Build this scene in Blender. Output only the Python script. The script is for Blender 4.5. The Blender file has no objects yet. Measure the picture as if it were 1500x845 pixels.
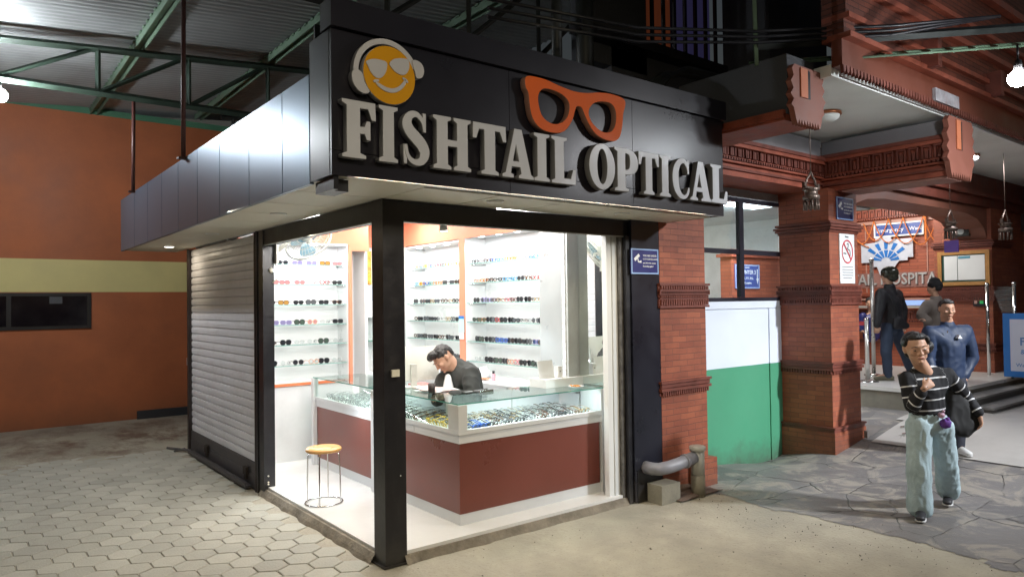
import bpy, bmesh, math, random
from mathutils import Vector, Matrix, Euler, noise
random.seed(7)
SC = bpy.context.scene
COL = SC.collection
rad = math.radians
# ------------------------------------------------------------------ camera
YAW, PITCH, ROLL = -0.664, 0.020, -0.0133
fwd = Vector((-math.sin(YAW), math.cos(YAW), 0)); rgt = Vector((fwd.y, -fwd.x, 0)); upv = Vector((0, 0, 1))
f2 = math.cos(PITCH)*fwd + math.sin(PITCH)*upv; u2 = -math.sin(PITCH)*fwd + math.cos(PITCH)*upv
r3 = math.cos(ROLL)*rgt + math.sin(ROLL)*u2; u3 = -math.sin(ROLL)*rgt + math.cos(ROLL)*u2
cd = bpy.data.cameras.new('camera'); cam = bpy.data.objects.new('camera', cd); COL.objects.link(cam)
M = Matrix((r3, u3, -f2)).transposed().to_4x4(); M.translation = Vector((-2.376, -4.5133, 1.85)); cam.matrix_world = M
cd.sensor_width = 36; cd.lens = 24.97; cd.clip_end = 500; cd.clip_start = .05
SC.camera = cam
# ------------------------------------------------------------------ night sky
w = bpy.data.worlds.new('World'); SC.world = w; w.use_nodes = True
nt = w.node_tree; bg = nt.nodes['Background']
sky = nt.nodes.new('ShaderNodeTexSky'); sky.sky_type = 'NISHITA'; sky.sun_disc = False
sky.sun_elevation = rad(-1); sky.sun_rotation = rad(120)
nt.links.new(sky.outputs[0], bg.inputs[0]); bg.inputs[1].default_value = 0.15
SC.view_settings.view_transform = 'Standard'; SC.view_settings.look = 'None'
SC.view_settings.exposure = 0.0; SC.view_settings.gamma = 1.0; SC.view_settings.use_curve_mapping = False
cy = SC.cycles
cy.use_denoising = True; cy.max_bounces = 8; cy.diffuse_bounces = 4; cy.glossy_bounces = 4
cy.transmission_bounces = 6; cy.transparent_max_bounces = 16; cy.caustics_reflective = False; cy.caustics_refractive = False
cy.sample_clamp_indirect = 4.0; cy.sample_clamp_direct = 0
try: cy.use_light_tree = True
except Exception: pass

def lamp(name, loc, target, size, power, color=(1, 1, 1), sizey=None, spread=180):
    l = bpy.data.lights.new(name, 'AREA'); l.energy = power; l.color = color
    l.shape = 'RECTANGLE' if sizey else 'DISK'; l.size = size
    if sizey: l.size_y = sizey
    l.spread = rad(spread)
    o = bpy.data.objects.new(name, l); COL.objects.link(o); o.location = loc
    d = Vector(target)-Vector(loc); o.rotation_euler = d.to_track_quat('-Z', 'Y').to_euler()
    return o
COOL = (.86, .94, 1.0); WARM = (1.0, .86, .62); WHITE = (1, .97, .93)
# shop interior (tubes, downlights and header spotlights have their fittings modelled below)
lamp('shop_ceiling_light', (1.45, 1.35, 2.95), (1.45, 1.35, 0), 1.2, 50, WHITE, .7)
lamp('shop_ceiling_light', (.66, 2.7, 2.95), (.7, 2.9, 0), .9, 27, WHITE, .6)
lamp('shop_ceiling_light', (1.9, 3.3, 2.95), (1.9, 3.3, 0), .7, 30, WHITE, .6)
lamp('header_spotlights', (.95, .24, 2.66), (2.5, 2.6, 1.5), .8, 38, WHITE, .12)
lamp('header_spotlights', (.24, 1.2, 2.66), (.9, 3.7, 1.5), .8, 26, WHITE, .12)
lamp('cabinet_light', (2.52, 1.8, 2.60), (2.62, 1.8, 0), 1.3, 12, COOL, .08)
lamp('cabinet_light', (2.52, 3.3, 2.57), (2.62, 3.3, 0), 1.1, 12, COOL, .08)
lamp('cabinet_light', (.7, 3.53, 2.53), (.7, 3.62, 0), 1.1, 10, COOL, .08)
lamp('case_light', (1.6, .27, 1.034), (1.6, .40, .8), 1.4, 8, COOL, .02)
lamp('case_light', (.82, 1.9, 1.034), (.95, 1.9, .8), .02, 10, COOL, 2.2)
# unseen outdoor lamps: the sign's is inferred, the others are added fill; the two bulbs in view are emitting meshes
lamp('unseen_lamp', (-6.8, -1.5, 4.7), (-1.0, 8.7, 2.2), .3, 500, (1, .97, .93))  # added fill, no known fitting: brightens the orange wall
lamp('unseen_lamp', (5.6, -4.7, 4.1), (2.4, -.7, 2.6), .3, 42, (.97, .97, 1))
lamp('unseen_lamp', (6.6, -7.2, 4.6), (5.2, -.2, .6), .4, 95, (.92, .96, 1), spread=52)  # added cool fill for the porch wall, pillars and people
lamp('unseen_lamp', (-1.4, -4.7, 4.4), (.8, -.6, 0), .3, 40, WARM, spread=110)  # added warm fill for the ground, placed where the sign does not mirror it
lamp('canopy_strip', (1.2, -.60, 2.585), (1.2, -1.3, 0), 3.4, 34, WARM, .03)
lamp('canopy_strip', (-.60, 1.3, 2.585), (-1.2, 1.3, 0), .03, 20, WARM, 3.4)
# hospital side
lamp('reception_light', (10.2, 1.6, 3.9), (11.8, 1.2, 2.4), 1.6, 125, (1, .95, .88), .8)
lamp('room_light', (6.35, 1.25, 3.14), (6.0, 2.6, 1), 1.0, 130, COOL, .5)
lamp('room_light', (5.0, 3.4, 3.14), (5.0, 4.4, 1), 1.0, 110, WHITE, .5)
lamp('platform_light', (8.6, -1.0, 3.75), (8.4, -.8, 0), .5, 30, (.95, .95, 1))
lamp('soffit_light', (-.31, 4.98, 2.585), (-.31, 4.98, 0), .12, 4, WARM)
# ------------------------------------------------------------------ materials
MATS = {}
def pm(name, col, rough=.5, metal=0, var=.12, vs=3, bump=0, bs=40, spec=.5, emit=0, ecol=None, dirt=0, dcol=(.05, .04, .03), ds=1.5, rvar=.1, coord='Object', alpha=1):
    if name in MATS: return MATS[name]
    m = bpy.data.materials.new(name); m.use_nodes = True; nt = m.node_tree; N = nt.nodes; L = nt.links
    b = N['Principled BSDF']; b.inputs['Roughness'].default_value = rough; b.inputs['Metallic'].default_value = metal
    b.inputs['Specular IOR Level'].default_value = spec
    tc = N.new('ShaderNodeTexCoord')
    nz = N.new('ShaderNodeTexNoise'); nz.inputs['Scale'].default_value = vs; nz.inputs['Detail'].default_value = 6; nz.inputs['Roughness'].default_value = .6
    L.new(tc.outputs[coord], nz.inputs['Vector'])
    mx = N.new('ShaderNodeMix'); mx.data_type = 'RGBA'
    mx.inputs[6].default_value = (*[c*(1-var) for c in col], 1); mx.inputs[7].default_value = (*[min(1, c*(1+var)) for c in col], 1)
    rmp = N.new('ShaderNodeMapRange'); rmp.inputs[1].default_value = .3; rmp.inputs[2].default_value = .7
    L.new(nz.outputs[0], rmp.inputs[0]); L.new(rmp.outputs[0], mx.inputs[0])
    out = mx.outputs[2]
    if dirt:
        n2 = N.new('ShaderNodeTexNoise'); n2.inputs['Scale'].default_value = ds; n2.inputs['Detail'].default_value = 8; n2.inputs['Roughness'].default_value = .7
        L.new(tc.outputs[coord], n2.inputs['Vector'])
        r2 = N.new('ShaderNodeMapRange'); r2.inputs[1].default_value = .5; r2.inputs[2].default_value = .75; r2.inputs[4].default_value = dirt
        L.new(n2.outputs[0], r2.inputs[0])
        m2 = N.new('ShaderNodeMix'); m2.data_type = 'RGBA'; m2.inputs[7].default_value = (*dcol, 1)
        L.new(r2.outputs[0], m2.inputs[0]); L.new(out, m2.inputs[6]); out = m2.outputs[2]
    L.new(out, b.inputs['Base Color'])
    rr = N.new('ShaderNodeMapRange'); rr.inputs[1].default_value = .3; rr.inputs[2].default_value = .7
    rr.inputs[3].default_value = max(.02, rough-rvar); rr.inputs[4].default_value = min(1, rough+rvar)
    L.new(nz.outputs[0], rr.inputs[0]); L.new(rr.outputs[0], b.inputs['Roughness'])
    if bump:
        n3 = N.new('ShaderNodeTexNoise'); n3.inputs['Scale'].default_value = bs; n3.inputs['Detail'].default_value = 4
        L.new(tc.outputs[coord], n3.inputs['Vector'])
        bp = N.new('ShaderNodeBump'); bp.inputs['Strength'].default_value = bump; bp.inputs['Distance'].default_value = .01
        L.new(n3.outputs[0], bp.inputs['Height']); L.new(bp.outputs[0], b.inputs['Normal'])
    if emit:
        b.inputs['Emission Color'].default_value = (*(ecol or col), 1); b.inputs['Emission Strength'].default_value = emit
    MATS[name] = m; return m

def brick_mat(name, c1, c2, mortar, bw=.24, rh=.062, ms=.006, bump=.6, stain=.35):
    m = bpy.data.materials.new(name); m.use_nodes = True; nt = m.node_tree; N = nt.nodes; L = nt.links
    b = N['Principled BSDF']
    tc = N.new('ShaderNodeTexCoord')
    wn = N.new('ShaderNodeTexNoise'); wn.inputs['Scale'].default_value = 6; L.new(tc.outputs['Object'], wn.inputs['Vector'])
    wv = N.new('ShaderNodeVectorMath'); wv.operation = 'SCALE'; wv.inputs['Scale'].default_value = .012
    L.new(wn.outputs[1], wv.inputs[0])
    ad = N.new('ShaderNodeVectorMath'); L.new(tc.outputs['UV'], ad.inputs[0]); L.new(wv.outputs[0], ad.inputs[1])
    bt = N.new('ShaderNodeTexBrick'); bt.inputs['Scale'].default_value = 1; bt.inputs['Mortar Size'].default_value = ms
    bt.inputs['Brick Width'].default_value = bw; bt.inputs['Row Height'].default_value = rh; bt.inputs['Mortar Smooth'].default_value = .4
    bt.inputs['Bias'].default_value = -.1
    bt.inputs['Color1'].default_value = (*c1, 1); bt.inputs['Color2'].default_value = (*c2, 1); bt.inputs['Mortar'].default_value = (*mortar, 1)
    L.new(ad.outputs[0], bt.inputs['Vector'])
    nz = N.new('ShaderNodeTexNoise'); nz.inputs['Scale'].default_value = 2.2; nz.inputs['Detail'].default_value = 8; nz.inputs['Roughness'].default_value = .7
    L.new(tc.outputs['Object'], nz.inputs['Vector'])
    mr = N.new('ShaderNodeMapRange'); mr.inputs[1].default_value = .35; mr.inputs[2].default_value = .72; mr.inputs[4].default_value = stain
    L.new(nz.outputs[0], mr.inputs[0])
    mx = N.new('ShaderNodeMix'); mx.data_type = 'RGBA'; mx.inputs[7].default_value = (c2[0]*.35, c2[1]*.4, c2[2]*.5, 1)
    L.new(mr.outputs[0], mx.inputs[0]); L.new(bt.outputs[0], mx.inputs[6])
    L.new(mx.outputs[2], b.inputs['Base Color']); b.inputs['Roughness'].default_value = .6
    n3 = N.new('ShaderNodeTexNoise'); n3.inputs['Scale'].default_value = 60; L.new(tc.outputs['Object'], n3.inputs['Vector'])
    ma = N.new('ShaderNodeMath'); ma.operation = 'MULTIPLY_ADD'; ma.inputs[1].default_value = -1.0
    L.new(bt.outputs['Fac'], ma.inputs[0])
    ms_ = N.new('ShaderNodeMath'); ms_.operation = 'MULTIPLY'; ms_.inputs[1].default_value = .35; L.new(n3.outputs[0], ms_.inputs[0]); L.new(ms_.outputs[0], ma.inputs[2])
    bp = N.new('ShaderNodeBump'); bp.inputs['Strength'].default_value = bump; bp.inputs['Distance'].default_value = .006
    L.new(ma.outputs[0], bp.inputs['Height']); L.new(bp.outputs[0], b.inputs['Normal'])
    MATS[name] = m; return m

def glass_mat(name, tint=(.9, 1, .97), refl=.12, rough=.02):
    m = bpy.data.materials.new(name); m.use_nodes = True; nt = m.node_tree; N = nt.nodes; L = nt.links
    N.remove(N['Principled BSDF']); o = N['Material Output']
    t = N.new('ShaderNodeBsdfTransparent'); t.inputs[0].default_value = (*tint, 1)
    g = N.new('ShaderNodeBsdfGlossy'); g.inputs['Roughness'].default_value = rough
    fr = N.new('ShaderNodeFresnel'); fr.inputs[0].default_value = 1.5
    mr = N.new('ShaderNodeMath'); mr.operation = 'MULTIPLY_ADD'; mr.inputs[1].default_value = .9; mr.inputs[2].default_value = refl*.3
    L.new(fr.outputs[0], mr.inputs[0])
    # only the outer face mirrors: the inner face of a thin pane would otherwise trap light
    ge = N.new('ShaderNodeNewGeometry'); iv = N.new('ShaderNodeMath'); iv.operation = 'SUBTRACT'; iv.inputs[0].default_value = 1; L.new(ge.outputs['Backfacing'], iv.inputs[1])
    ml = N.new('ShaderNodeMath'); ml.operation = 'MULTIPLY'; ml.use_clamp = True; L.new(mr.outputs[0], ml.inputs[0]); L.new(iv.outputs[0], ml.inputs[1])
    mx = N.new('ShaderNodeMixShader'); L.new(ml.outputs[0], mx.inputs[0]); L.new(t.outputs[0], mx.inputs[1]); L.new(g.outputs[0], mx.inputs[2])
    L.new(mx.outputs[0], o.inputs[0]); MATS[name] = m; return m

def emat(name, col, s):
    return pm(name, col, .5, emit=s, var=0)

BLACK = pm('black_paint', (.012, .012, .016), .38, var=.3, dirt=.3, dcol=(.05, .045, .04), ds=6, bump=.1, bs=25)
BLACKCLAD = pm('black_cladding', (.012, .013, .022), .3, var=.2, rvar=.05)
SIGNBLACK = pm('sign_board', (.011, .010, .016), .30, .1, var=.15, rvar=.05, vs=1.2)
SILVERCLAD = pm('silver_cladding', (.115, .165, .225), .34, .70, var=.06, rvar=.02, vs=1.0)
WHITE_M = pm('white_laminate', (.80, .81, .81), .35, var=.03, vs=1)
WHITEP = pm('white_paint', (.70, .72, .73), .5, var=.06, vs=2, dirt=.1)
MARBLE = pm('white_floor_tile', (.78, .78, .77), .18, var=.06, vs=1.3, dirt=.2, dcol=(.5, .5, .5), ds=2.5)
CORAL = pm('coral_paint', (.70, .24, .14), .55, var=.06)
REDPANEL = pm('brown_red_panel', (.18, .048, .034), .33, var=.10, vs=1.2)
GREYALU = pm('grey_aluminium', (.48, .51, .51), .35, .5, var=.06)
CHROME = pm('chrome', (.75, .75, .75), .15, 1, var=.02)
SLAT = pm('shutter_slat_white', (.74, .73, .77), .45, .1, var=.06, vs=2, dirt=.25, dcol=(.36, .32, .30), ds=5)
SLATB = pm('shutter_slat_brown', (.33, .26, .22), .45, .1, var=.12, vs=2, dirt=.4, dcol=(.16, .12, .10), ds=4)
SHFRAME = pm('shutter_frame_brown', (.035, .025, .025), .45, .1, var=.3, dirt=.4, dcol=(.10, .09, .08), ds=9)
SHBOT = pm('shutter_bottom_grey', (.07, .065, .07), .5, .2, var=.3, dirt=.5, dcol=(.16, .14, .12), ds=6)
SOFFIT = pm('soffit_panel', (.66, .63, .53), .5, .0, var=.02, vs=1, spec=.3)
GLASS = glass_mat('clear_glass', (.96, .99, .98), .08); GLASSEDGE = pm('glass_edge_green', (.10, .32, .26), .15, var=.1)
LENSG = glass_mat('clear_lens', (.93, .95, .95), .2)
MIRROR = pm('mirror_silver', (.82, .88, .86), .02, 1, var=.0, rvar=.0)
WOODL = pm('light_wood', (.66, .36, .12), .35, var=.15, vs=3)
ORANGEW = pm('orange_wall_paint', (.46, .135, .050), .6, var=.14, vs=1.5, dirt=.55, dcol=(.31, .105, .048), ds=.8, bump=.15, bs=30)
BAND = pm('yellow_band_paint', (.76, .64, .28), .6, var=.06, vs=1.5, bump=.1, bs=30)
GREENST = pm('green_steel', (.035, .058, .042), .5, .2, var=.25, vs=4, dirt=.3, dcol=(.05, .05, .04))
DARKST = pm('dark_steel', (.025, .028, .026), .5, .2, var=.3, vs=4)
REDST = pm('red_oxide_steel', (.07, .022, .018), .5, .1, var=.25)
ROOF = pm('corrugated_sheet', (.30, .31, .31), .45, .35, var=.12, vs=1.2, dirt=.3, dcol=(.18, .17, .16), ds=2)
BRICK = brick_mat('red_brick', (.37, .105, .050), (.26, .066, .034), (.17, .065, .042), .22, .058, .0035, stain=.55)
BRICKL = brick_mat('long_brick', (.40, .105, .050), (.30, .07, .034), (.14, .05, .035), .30, .060, .004)
TERRA = pm('terracotta', (.27, .066, .036), .5, var=.25, vs=6, dirt=.5, dcol=(.05, .018, .014), ds=7, bump=.3, bs=60)
TERRAD = pm('dark_terracotta', (.15, .040, .026), .5, var=.3, vs=6, dirt=.4, dcol=(.04, .015, .012), ds=7, bump=.3, bs=60)
DARKWALL = pm('dark_concrete', (.055, .058, .066), .8, var=.15, vs=2, bump=.2)
GREENP = pm('green_paint', (.065, .27, .155), .45, var=.05, vs=1.5, dirt=.12, dcol=(.05, .12, .07), ds=3)
CEILW = pm('ceiling_white', (.80, .82, .79), .8, var=.06, vs=2)
BLUES = pm('blue_sign', (.030, .035, .16), .3, var=.1); LBLUE = pm('light_blue_edge', (.30, .45, .75), .35, var=.05)
BLUEB = pm('bright_blue', (.02, .16, .50), .4, var=.05); WHITET = pm('white_lettering', (.75, .77, .82), .5, var=.02)
PAPER = pm('paper', (.72, .74, .74), .7, var=.04); CONC = pm('concrete_block', (.24, .22, .17), .85, var=.2, vs=8, bump=.4, bs=50)
PVC = pm('grey_pipe_plastic', (.22, .22, .25), .4, var=.12, vs=8, dirt=.3, dcol=(.12, .11, .1), ds=8)
PVCW = pm('pale_pipe_plastic', (.42, .42, .38), .4, var=.1, vs=8, dirt=.3, dcol=(.2, .18, .15), ds=8)
CREAM = pm('cream_plastic', (.70, .68, .58), .4, var=.04)
def base_dirt(m, z0, z1, col, amt=.8, sc=5):
    # splashed dirt that climbs unevenly from the ground, in world heights (these meshes are written in world coordinates)
    nt = m.node_tree; N = nt.nodes; L = nt.links; b = N['Principled BSDF']; src = b.inputs['Base Color'].links[0].from_socket
    tc = N.new('ShaderNodeTexCoord'); sp = N.new('ShaderNodeSeparateXYZ'); L.new(tc.outputs['Object'], sp.inputs[0])
    nz = N.new('ShaderNodeTexNoise'); nz.inputs['Scale'].default_value = sc; nz.inputs['Detail'].default_value = 8; nz.inputs['Roughness'].default_value = .7; L.new(tc.outputs['Object'], nz.inputs['Vector'])
    a = N.new('ShaderNodeMath'); a.operation = 'MULTIPLY_ADD'; a.inputs[1].default_value = -(z1-z0)*1.6; L.new(nz.outputs[0], a.inputs[0]); L.new(sp.outputs[2], a.inputs[2])
    r = N.new('ShaderNodeMapRange'); r.inputs[1].default_value = z0-(z1-z0)*.8; r.inputs[2].default_value = z1-(z1-z0)*.8; r.inputs[3].default_value = amt; r.inputs[4].default_value = 0; L.new(a.outputs[0], r.inputs[0])
    mx = N.new('ShaderNodeMix'); mx.data_type = 'RGBA'; mx.inputs[7].default_value = (*col, 1); L.new(r.outputs[0], mx.inputs[0]); L.new(src, mx.inputs[6]); L.new(mx.outputs[2], b.inputs['Base Color'])
base_dirt(GREENP, -.15, .22, (.06, .07, .05), .75, 6); base_dirt(ORANGEW, -.1, .45, (.16, .075, .04), .6, 3); base_dirt(BRICK, -.1, .30, (.10, .055, .035), .6, 6)
base_dirt(BLACKCLAD, -.1, .35, (.05, .045, .038), .6, 8); base_dirt(BLACK, -.1, .22, (.07, .062, .05), .6, 9); base_dirt(REDPANEL, .1, .30, (.13, .05, .035), .35, 8)
# ------------------------------------------------------------------ mesh helpers
class MB:
    def __init__(s): s.bm = bmesh.new(); s.mi = 0
    def _f(s, vs):
        try:
            f = s.bm.faces.new(vs); f.material_index = s.mi; return f
        except ValueError: return None
    def box(s, x0, x1, y0, y1, z0, z1, m=None):
        if x1 < x0: x0, x1 = x1, x0
        if y1 < y0: y0, y1 = y1, y0
        if z1 < z0: z0, z1 = z1, z0
        P = [Vector((x, y, z)) for x in (x0, x1) for y in (y0, y1) for z in (z0, z1)]
        if m: P = [m @ p for p in P]
        v = [s.bm.verts.new(p) for p in P]
        for q in ((0, 1, 3, 2), (4, 6, 7, 5), (0, 4, 5, 1), (2, 3, 7, 6), (0, 2, 6, 4), (1, 5, 7, 3)): s._f([v[i] for i in q])
        return s
    def cyl(s, a, b, ra, rb=None, seg=12, caps=True):
        rb = ra if rb is None else rb
        a = Vector(a); b = Vector(b); d = (b-a)
        if d.length < 1e-9: return s
        q = d.to_track_quat('Z', 'Y').to_matrix()
        A = []; B = []
        for i in range(seg):
            t = 2*math.pi*i/seg; o = q @ Vector((math.cos(t), math.sin(t), 0))
            A.append(s.bm.verts.new(a+o*ra)); B.append(s.bm.verts.new(b+o*rb))
        for i in range(seg):
            j = (i+1) % seg; f = s._f([A[i], A[j], B[j], B[i]])
            if f: f.smooth = True
        if caps: s._f(A[::-1]); s._f(B)
        return s
    def tube(s, pts, r, seg=8, closed=False):
        pts = [Vector(p) for p in pts]; n = len(pts); rings = []
        for i, p in enumerate(pts):
            a = pts[(i-1) % n] if closed or i > 0 else p; b = pts[(i+1) % n] if closed or i < n-1 else p
            d = (b-a).normalized(); ref = Vector((0, 0, 1)) if abs(d.z) < .9 else Vector((1, 0, 0))
            if i == 0: x = d.cross(ref).normalized()
            else: x = (x - d*x.dot(d)).normalized()
            y = d.cross(x); rr = r[i] if isinstance(r, (list, tuple)) else r
            rings.append([s.bm.verts.new(p+(x*math.cos(2*math.pi*k/seg)+y*math.sin(2*math.pi*k/seg))*rr) for k in range(seg)])
        m = n if closed else n-1
        for i in range(m):
            A, B = rings[i], rings[(i+1) % n]
            for k in range(seg):
                f = s._f([A[k], A[(k+1) % seg], B[(k+1) % seg], B[k]])
                if f: f.smooth = seg > 4
        if not closed: s._f(rings[0][::-1]); s._f(rings[-1])
        return s
    def prism(s, poly, fn):
        # poly: 2-D outline; fn(u, v, k) -> point, k = 0/1 for the two faces
        A = [s.bm.verts.new(fn(u, v, 0)) for u, v in poly]; B = [s.bm.verts.new(fn(u, v, 1)) for u, v in poly]
        s._f(A); s._f(B[::-1])
        for i in range(len(poly)):
            j = (i+1) % len(poly); s._f([A[j], A[i], B[i], B[j]])
        return s
    def lathe(s, c, prof, seg=24, axis='Z'):
        rings = []
        for r, z in prof:
            ring = []
            for k in range(seg):
                t = 2*math.pi*k/seg; p = Vector((r*math.cos(t), r*math.sin(t), z))
                if axis == 'Y': p = Vector((p.x, p.z, p.y))
                if axis == 'X': p = Vector((p.z, p.x, p.y))
                ring.append(s.bm.verts.new(Vector(c)+p))
            rings.append(ring)
        for A, B in zip(rings, rings[1:]):
            for k in range(seg):
                f = s._f([A[k], A[(k+1) % seg], B[(k+1) % seg], B[k]])
                if f: f.smooth = True
        s._f(rings[0][::-1]); s._f(rings[-1]); return s
    def ball(s, c, r, sub=2, sc=(1, 1, 1), rot=None):
        m = Matrix.Translation(Vector(c)) @ (Euler(rot).to_matrix().to_4x4() if rot else Matrix.Identity(4)) @ Matrix.Diagonal((r*sc[0], r*sc[1], r*sc[2], 1))
        g = bmesh.ops.create_icosphere(s.bm, subdivisions=sub, radius=1, matrix=m)
        for v in g['verts']:
            for f in v.link_faces: f.smooth = True; f.material_index = s.mi
        return s

def finish(bm, bevel=0):
    if bevel:
        bmesh.ops.bevel(bm, geom=[e for e in bm.edges if len(e.link_faces) == 2 and e.calc_face_angle(0) > .6], offset=bevel, segments=1, affect='EDGES', clamp_overlap=True)
    bmesh.ops.recalc_face_normals(bm, faces=bm.faces)
    uv = bm.loops.layers.uv.verify()
    for f in bm.faces:
        n = f.normal; a = max(range(3), key=lambda i: abs(n[i]))
        for l in f.loops:
            c = l.vert.co
            l[uv].uv = ((c.y, c.z), (c.x, c.z), (c.x, c.y))[a]
def add(name, mesh, mats, parent):
    for m in (mats if isinstance(mats, (list, tuple)) else [mats]): mesh.materials.append(m)
    o = bpy.data.objects.new(name, mesh); COL.objects.link(o)
    if parent:
        o.parent = parent
        if parent.name in WORLDP: o.matrix_parent_inverse = WORLDP[parent.name]
    return o
def mk(name, mb, mats, parent=None, bevel=0):
    finish(mb.bm, bevel); me = bpy.data.meshes.new(name); mb.bm.to_mesh(me); mb.bm.free()
    return add(name, me, mats, parent)
def bx(name, x0, x1, y0, y1, z0, z1, mat, parent=None, bevel=0):
    return mk(name, MB().box(x0, x1, y0, y1, z0, z1), mat, parent, bevel)
def tag(o, label, cat, group=None):
    o['label'] = label; o['category'] = cat
    if group: o['group'] = group
    return o
WORLDP = {}
def wthing(name, label, cat, loc=(0, 0, 0), group=None):
    # a thing whose parts are written in world coordinates; the Empty stands at its base
    o = thing(name, label, cat, loc, 0, group); WORLDP[o.name] = Matrix.Translation(-Vector(loc)); return o
def thing(name, label, cat, loc=(0, 0, 0), rz=0, group=None):
    o = bpy.data.objects.new(name, None); COL.objects.link(o); o.location = loc; o.rotation_euler = (0, 0, rz); o.empty_display_size = .1
    return tag(o, label, cat, group)
def structure(o): o['kind'] = 'structure'; return o
def ease(a, b, x):
    t = max(0, min(1, (x-a)/(b-a))); return t*t*(3-2*t)
def hz(x, y): return .30*ease(5.3, 7.7, x)-.14*math.exp(-((x-5.45)/.75)**2-((y-.6)/.5)**2)

def curve_mesh(splines, depth, bevel=.003, res=1):
    cu = bpy.data.curves.new('c', 'CURVE'); cu.dimensions = '2D'; cu.fill_mode = 'BOTH'; cu.extrude = depth/2; cu.bevel_depth = bevel; cu.bevel_resolution = res
    for pts in splines:
        sp = cu.splines.new('POLY'); sp.points.add(len(pts)-1); sp.use_cyclic_u = True
        for p, (u, v) in zip(sp.points, pts): p.co = (u, v, 0, 1)
    o = bpy.data.objects.new('c', cu); COL.objects.link(o)
    dg = bpy.context.evaluated_depsgraph_get(); me = bpy.data.meshes.new_from_object(o.evaluated_get(dg))
    bpy.data.objects.remove(o); bpy.data.curves.remove(cu); me.materials.clear(); return me
def text_mesh(txt, size, depth=.002, ax='LEFT', bold=0):
    cu = bpy.data.curves.new('t', 'FONT'); cu.body = txt; cu.size = size; cu.extrude = depth/2; cu.align_x = ax; cu.align_y = 'CENTER'; cu.offset = bold
    cu.resolution_u = 2
    o = bpy.data.objects.new('t', cu); COL.objects.link(o)
    dg = bpy.context.evaluated_depsgraph_get(); me = bpy.data.meshes.new_from_object(o.evaluated_get(dg))
    bpy.data.objects.remove(o); bpy.data.curves.remove(cu); me.materials.clear(); return me
FACE_Y = Matrix(((1, 0, 0, 0), (0, 0, -1, 0), (0, 1, 0, 0), (0, 0, 0, 1)))           # local XY -> world XZ, front to -Y
FACE_X = Matrix(((0, 0, -1, 0), (-1, 0, 0, 0), (0, 1, 0, 0), (0, 0, 0, 1)))          # text runs towards -Y, front to -X
def put(name, me, mat, parent, loc, face=FACE_Y):
    me.transform(Matrix.Translation(Vector(loc)) @ face); return add(name, me, mat, parent)
# ------------------------------------------------------------------ ground
def ground_mat():
    m = pm('ground_concrete', (.36, .33, .265), .75, var=.25, vs=1.1, bump=.7, bs=38, dirt=.6, dcol=(.17, .15, .125), ds=.6, rvar=.15)
    nt = m.node_tree; N = nt.nodes; L = nt.links; b = N['Principled BSDF']
    src = b.inputs['Base Color'].links[0].from_socket
    tc = N.new('ShaderNodeTexCoord')
    # reddish mud left in the far corner beside the shutter
    n = N.new('ShaderNodeTexNoise'); n.inputs['Scale'].default_value = 1.6; n.inputs['Detail'].default_value = 9; n.inputs['Roughness'].default_value = .75
    mp = N.new('ShaderNodeMapping'); mp.inputs['Scale'].default_value = (1, .6, 1); L.new(tc.outputs['Object'], mp.inputs[0]); L.new(mp.outputs[0], n.inputs['Vector'])
    r = N.new('ShaderNodeMapRange'); r.inputs[1].default_value = .46; r.inputs[2].default_value = .60; L.new(n.outputs[0], r.inputs[0])
    gd = N.new('ShaderNodeVectorMath'); gd.operation = 'DISTANCE'; gd.inputs[1].default_value = (-.4, 6.9, 0); L.new(tc.outputs['Object'], gd.inputs[0])
    r2 = N.new('ShaderNodeMapRange'); r2.inputs[1].default_value = .8; r2.inputs[2].default_value = 3.0; r2.inputs[3].default_value = .8; r2.inputs[4].default_value = 0; L.new(gd.outputs['Value'], r2.inputs[0])
    mu = N.new('ShaderNodeMath'); mu.operation = 'MULTIPLY'; L.new(r.outputs[0], mu.inputs[0]); L.new(r2.outputs[0], mu.inputs[1])
    g1 = N.new('ShaderNodeTexNoise'); g1.inputs['Scale'].default_value = 55; g1.inputs['Detail'].default_value = 3; L.new(tc.outputs['Object'], g1.inputs['Vector'])
    g2 = N.new('ShaderNodeMapRange'); g2.inputs[1].default_value = .58; g2.inputs[2].default_value = .72; g2.inputs[4].default_value = .28; L.new(g1.outputs[0], g2.inputs[0])
    gm = N.new('ShaderNodeMix'); gm.data_type = 'RGBA'; gm.inputs[7].default_value = (.12, .105, .085, 1); L.new(g2.outputs[0], gm.inputs[0]); L.new(src, gm.inputs[6]); src = gm.outputs[2]
    mx = N.new('ShaderNodeMix'); mx.data_type = 'RGBA'; mx.inputs[7].default_value = (.11, .05, .03, 1)
    L.new(mu.outputs[0], mx.inputs[0]); L.new(src, mx.inputs[6]); L.new(mx.outputs[2], b.inputs['Base Color'])
    return m
def sheet(name, xs, ys, zoff, mat, keep=None, jit=0):
    mb = MB(); V = {}
    for i, x in enumerate(xs):
        for j, y in enumerate(ys): V[i, j] = mb.bm.verts.new((x, y, hz(x, y)+zoff))
    for i in range(len(xs)-1):
        for j in range(len(ys)-1):
            if keep is None or keep((xs[i]+xs[i+1])/2, (ys[j]+ys[j+1])/2): mb._f([V[i, j], V[i+1, j], V[i+1, j+1], V[i, j+1]])
    for f in mb.bm.faces: f.smooth = True
    for v in [v for v in mb.bm.verts if not v.link_faces]: mb.bm.verts.remove(v)
    return structure(mk(name, mb, mat))
gx = [-40, -25, -12, -7]+[x*.5-6 for x in range(0, 17)]+[2.6+.1*i for i in range(64)]+[9, 11, 14, 18, 25, 40]
sheet('ground', gx, [-40, -20, -10, -6, -4, -3]+[-2.5+.1*i for i in range(32)]+[1, 2, 4, 6, 9, 12, 20, 40], -.004, ground_mat())

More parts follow.
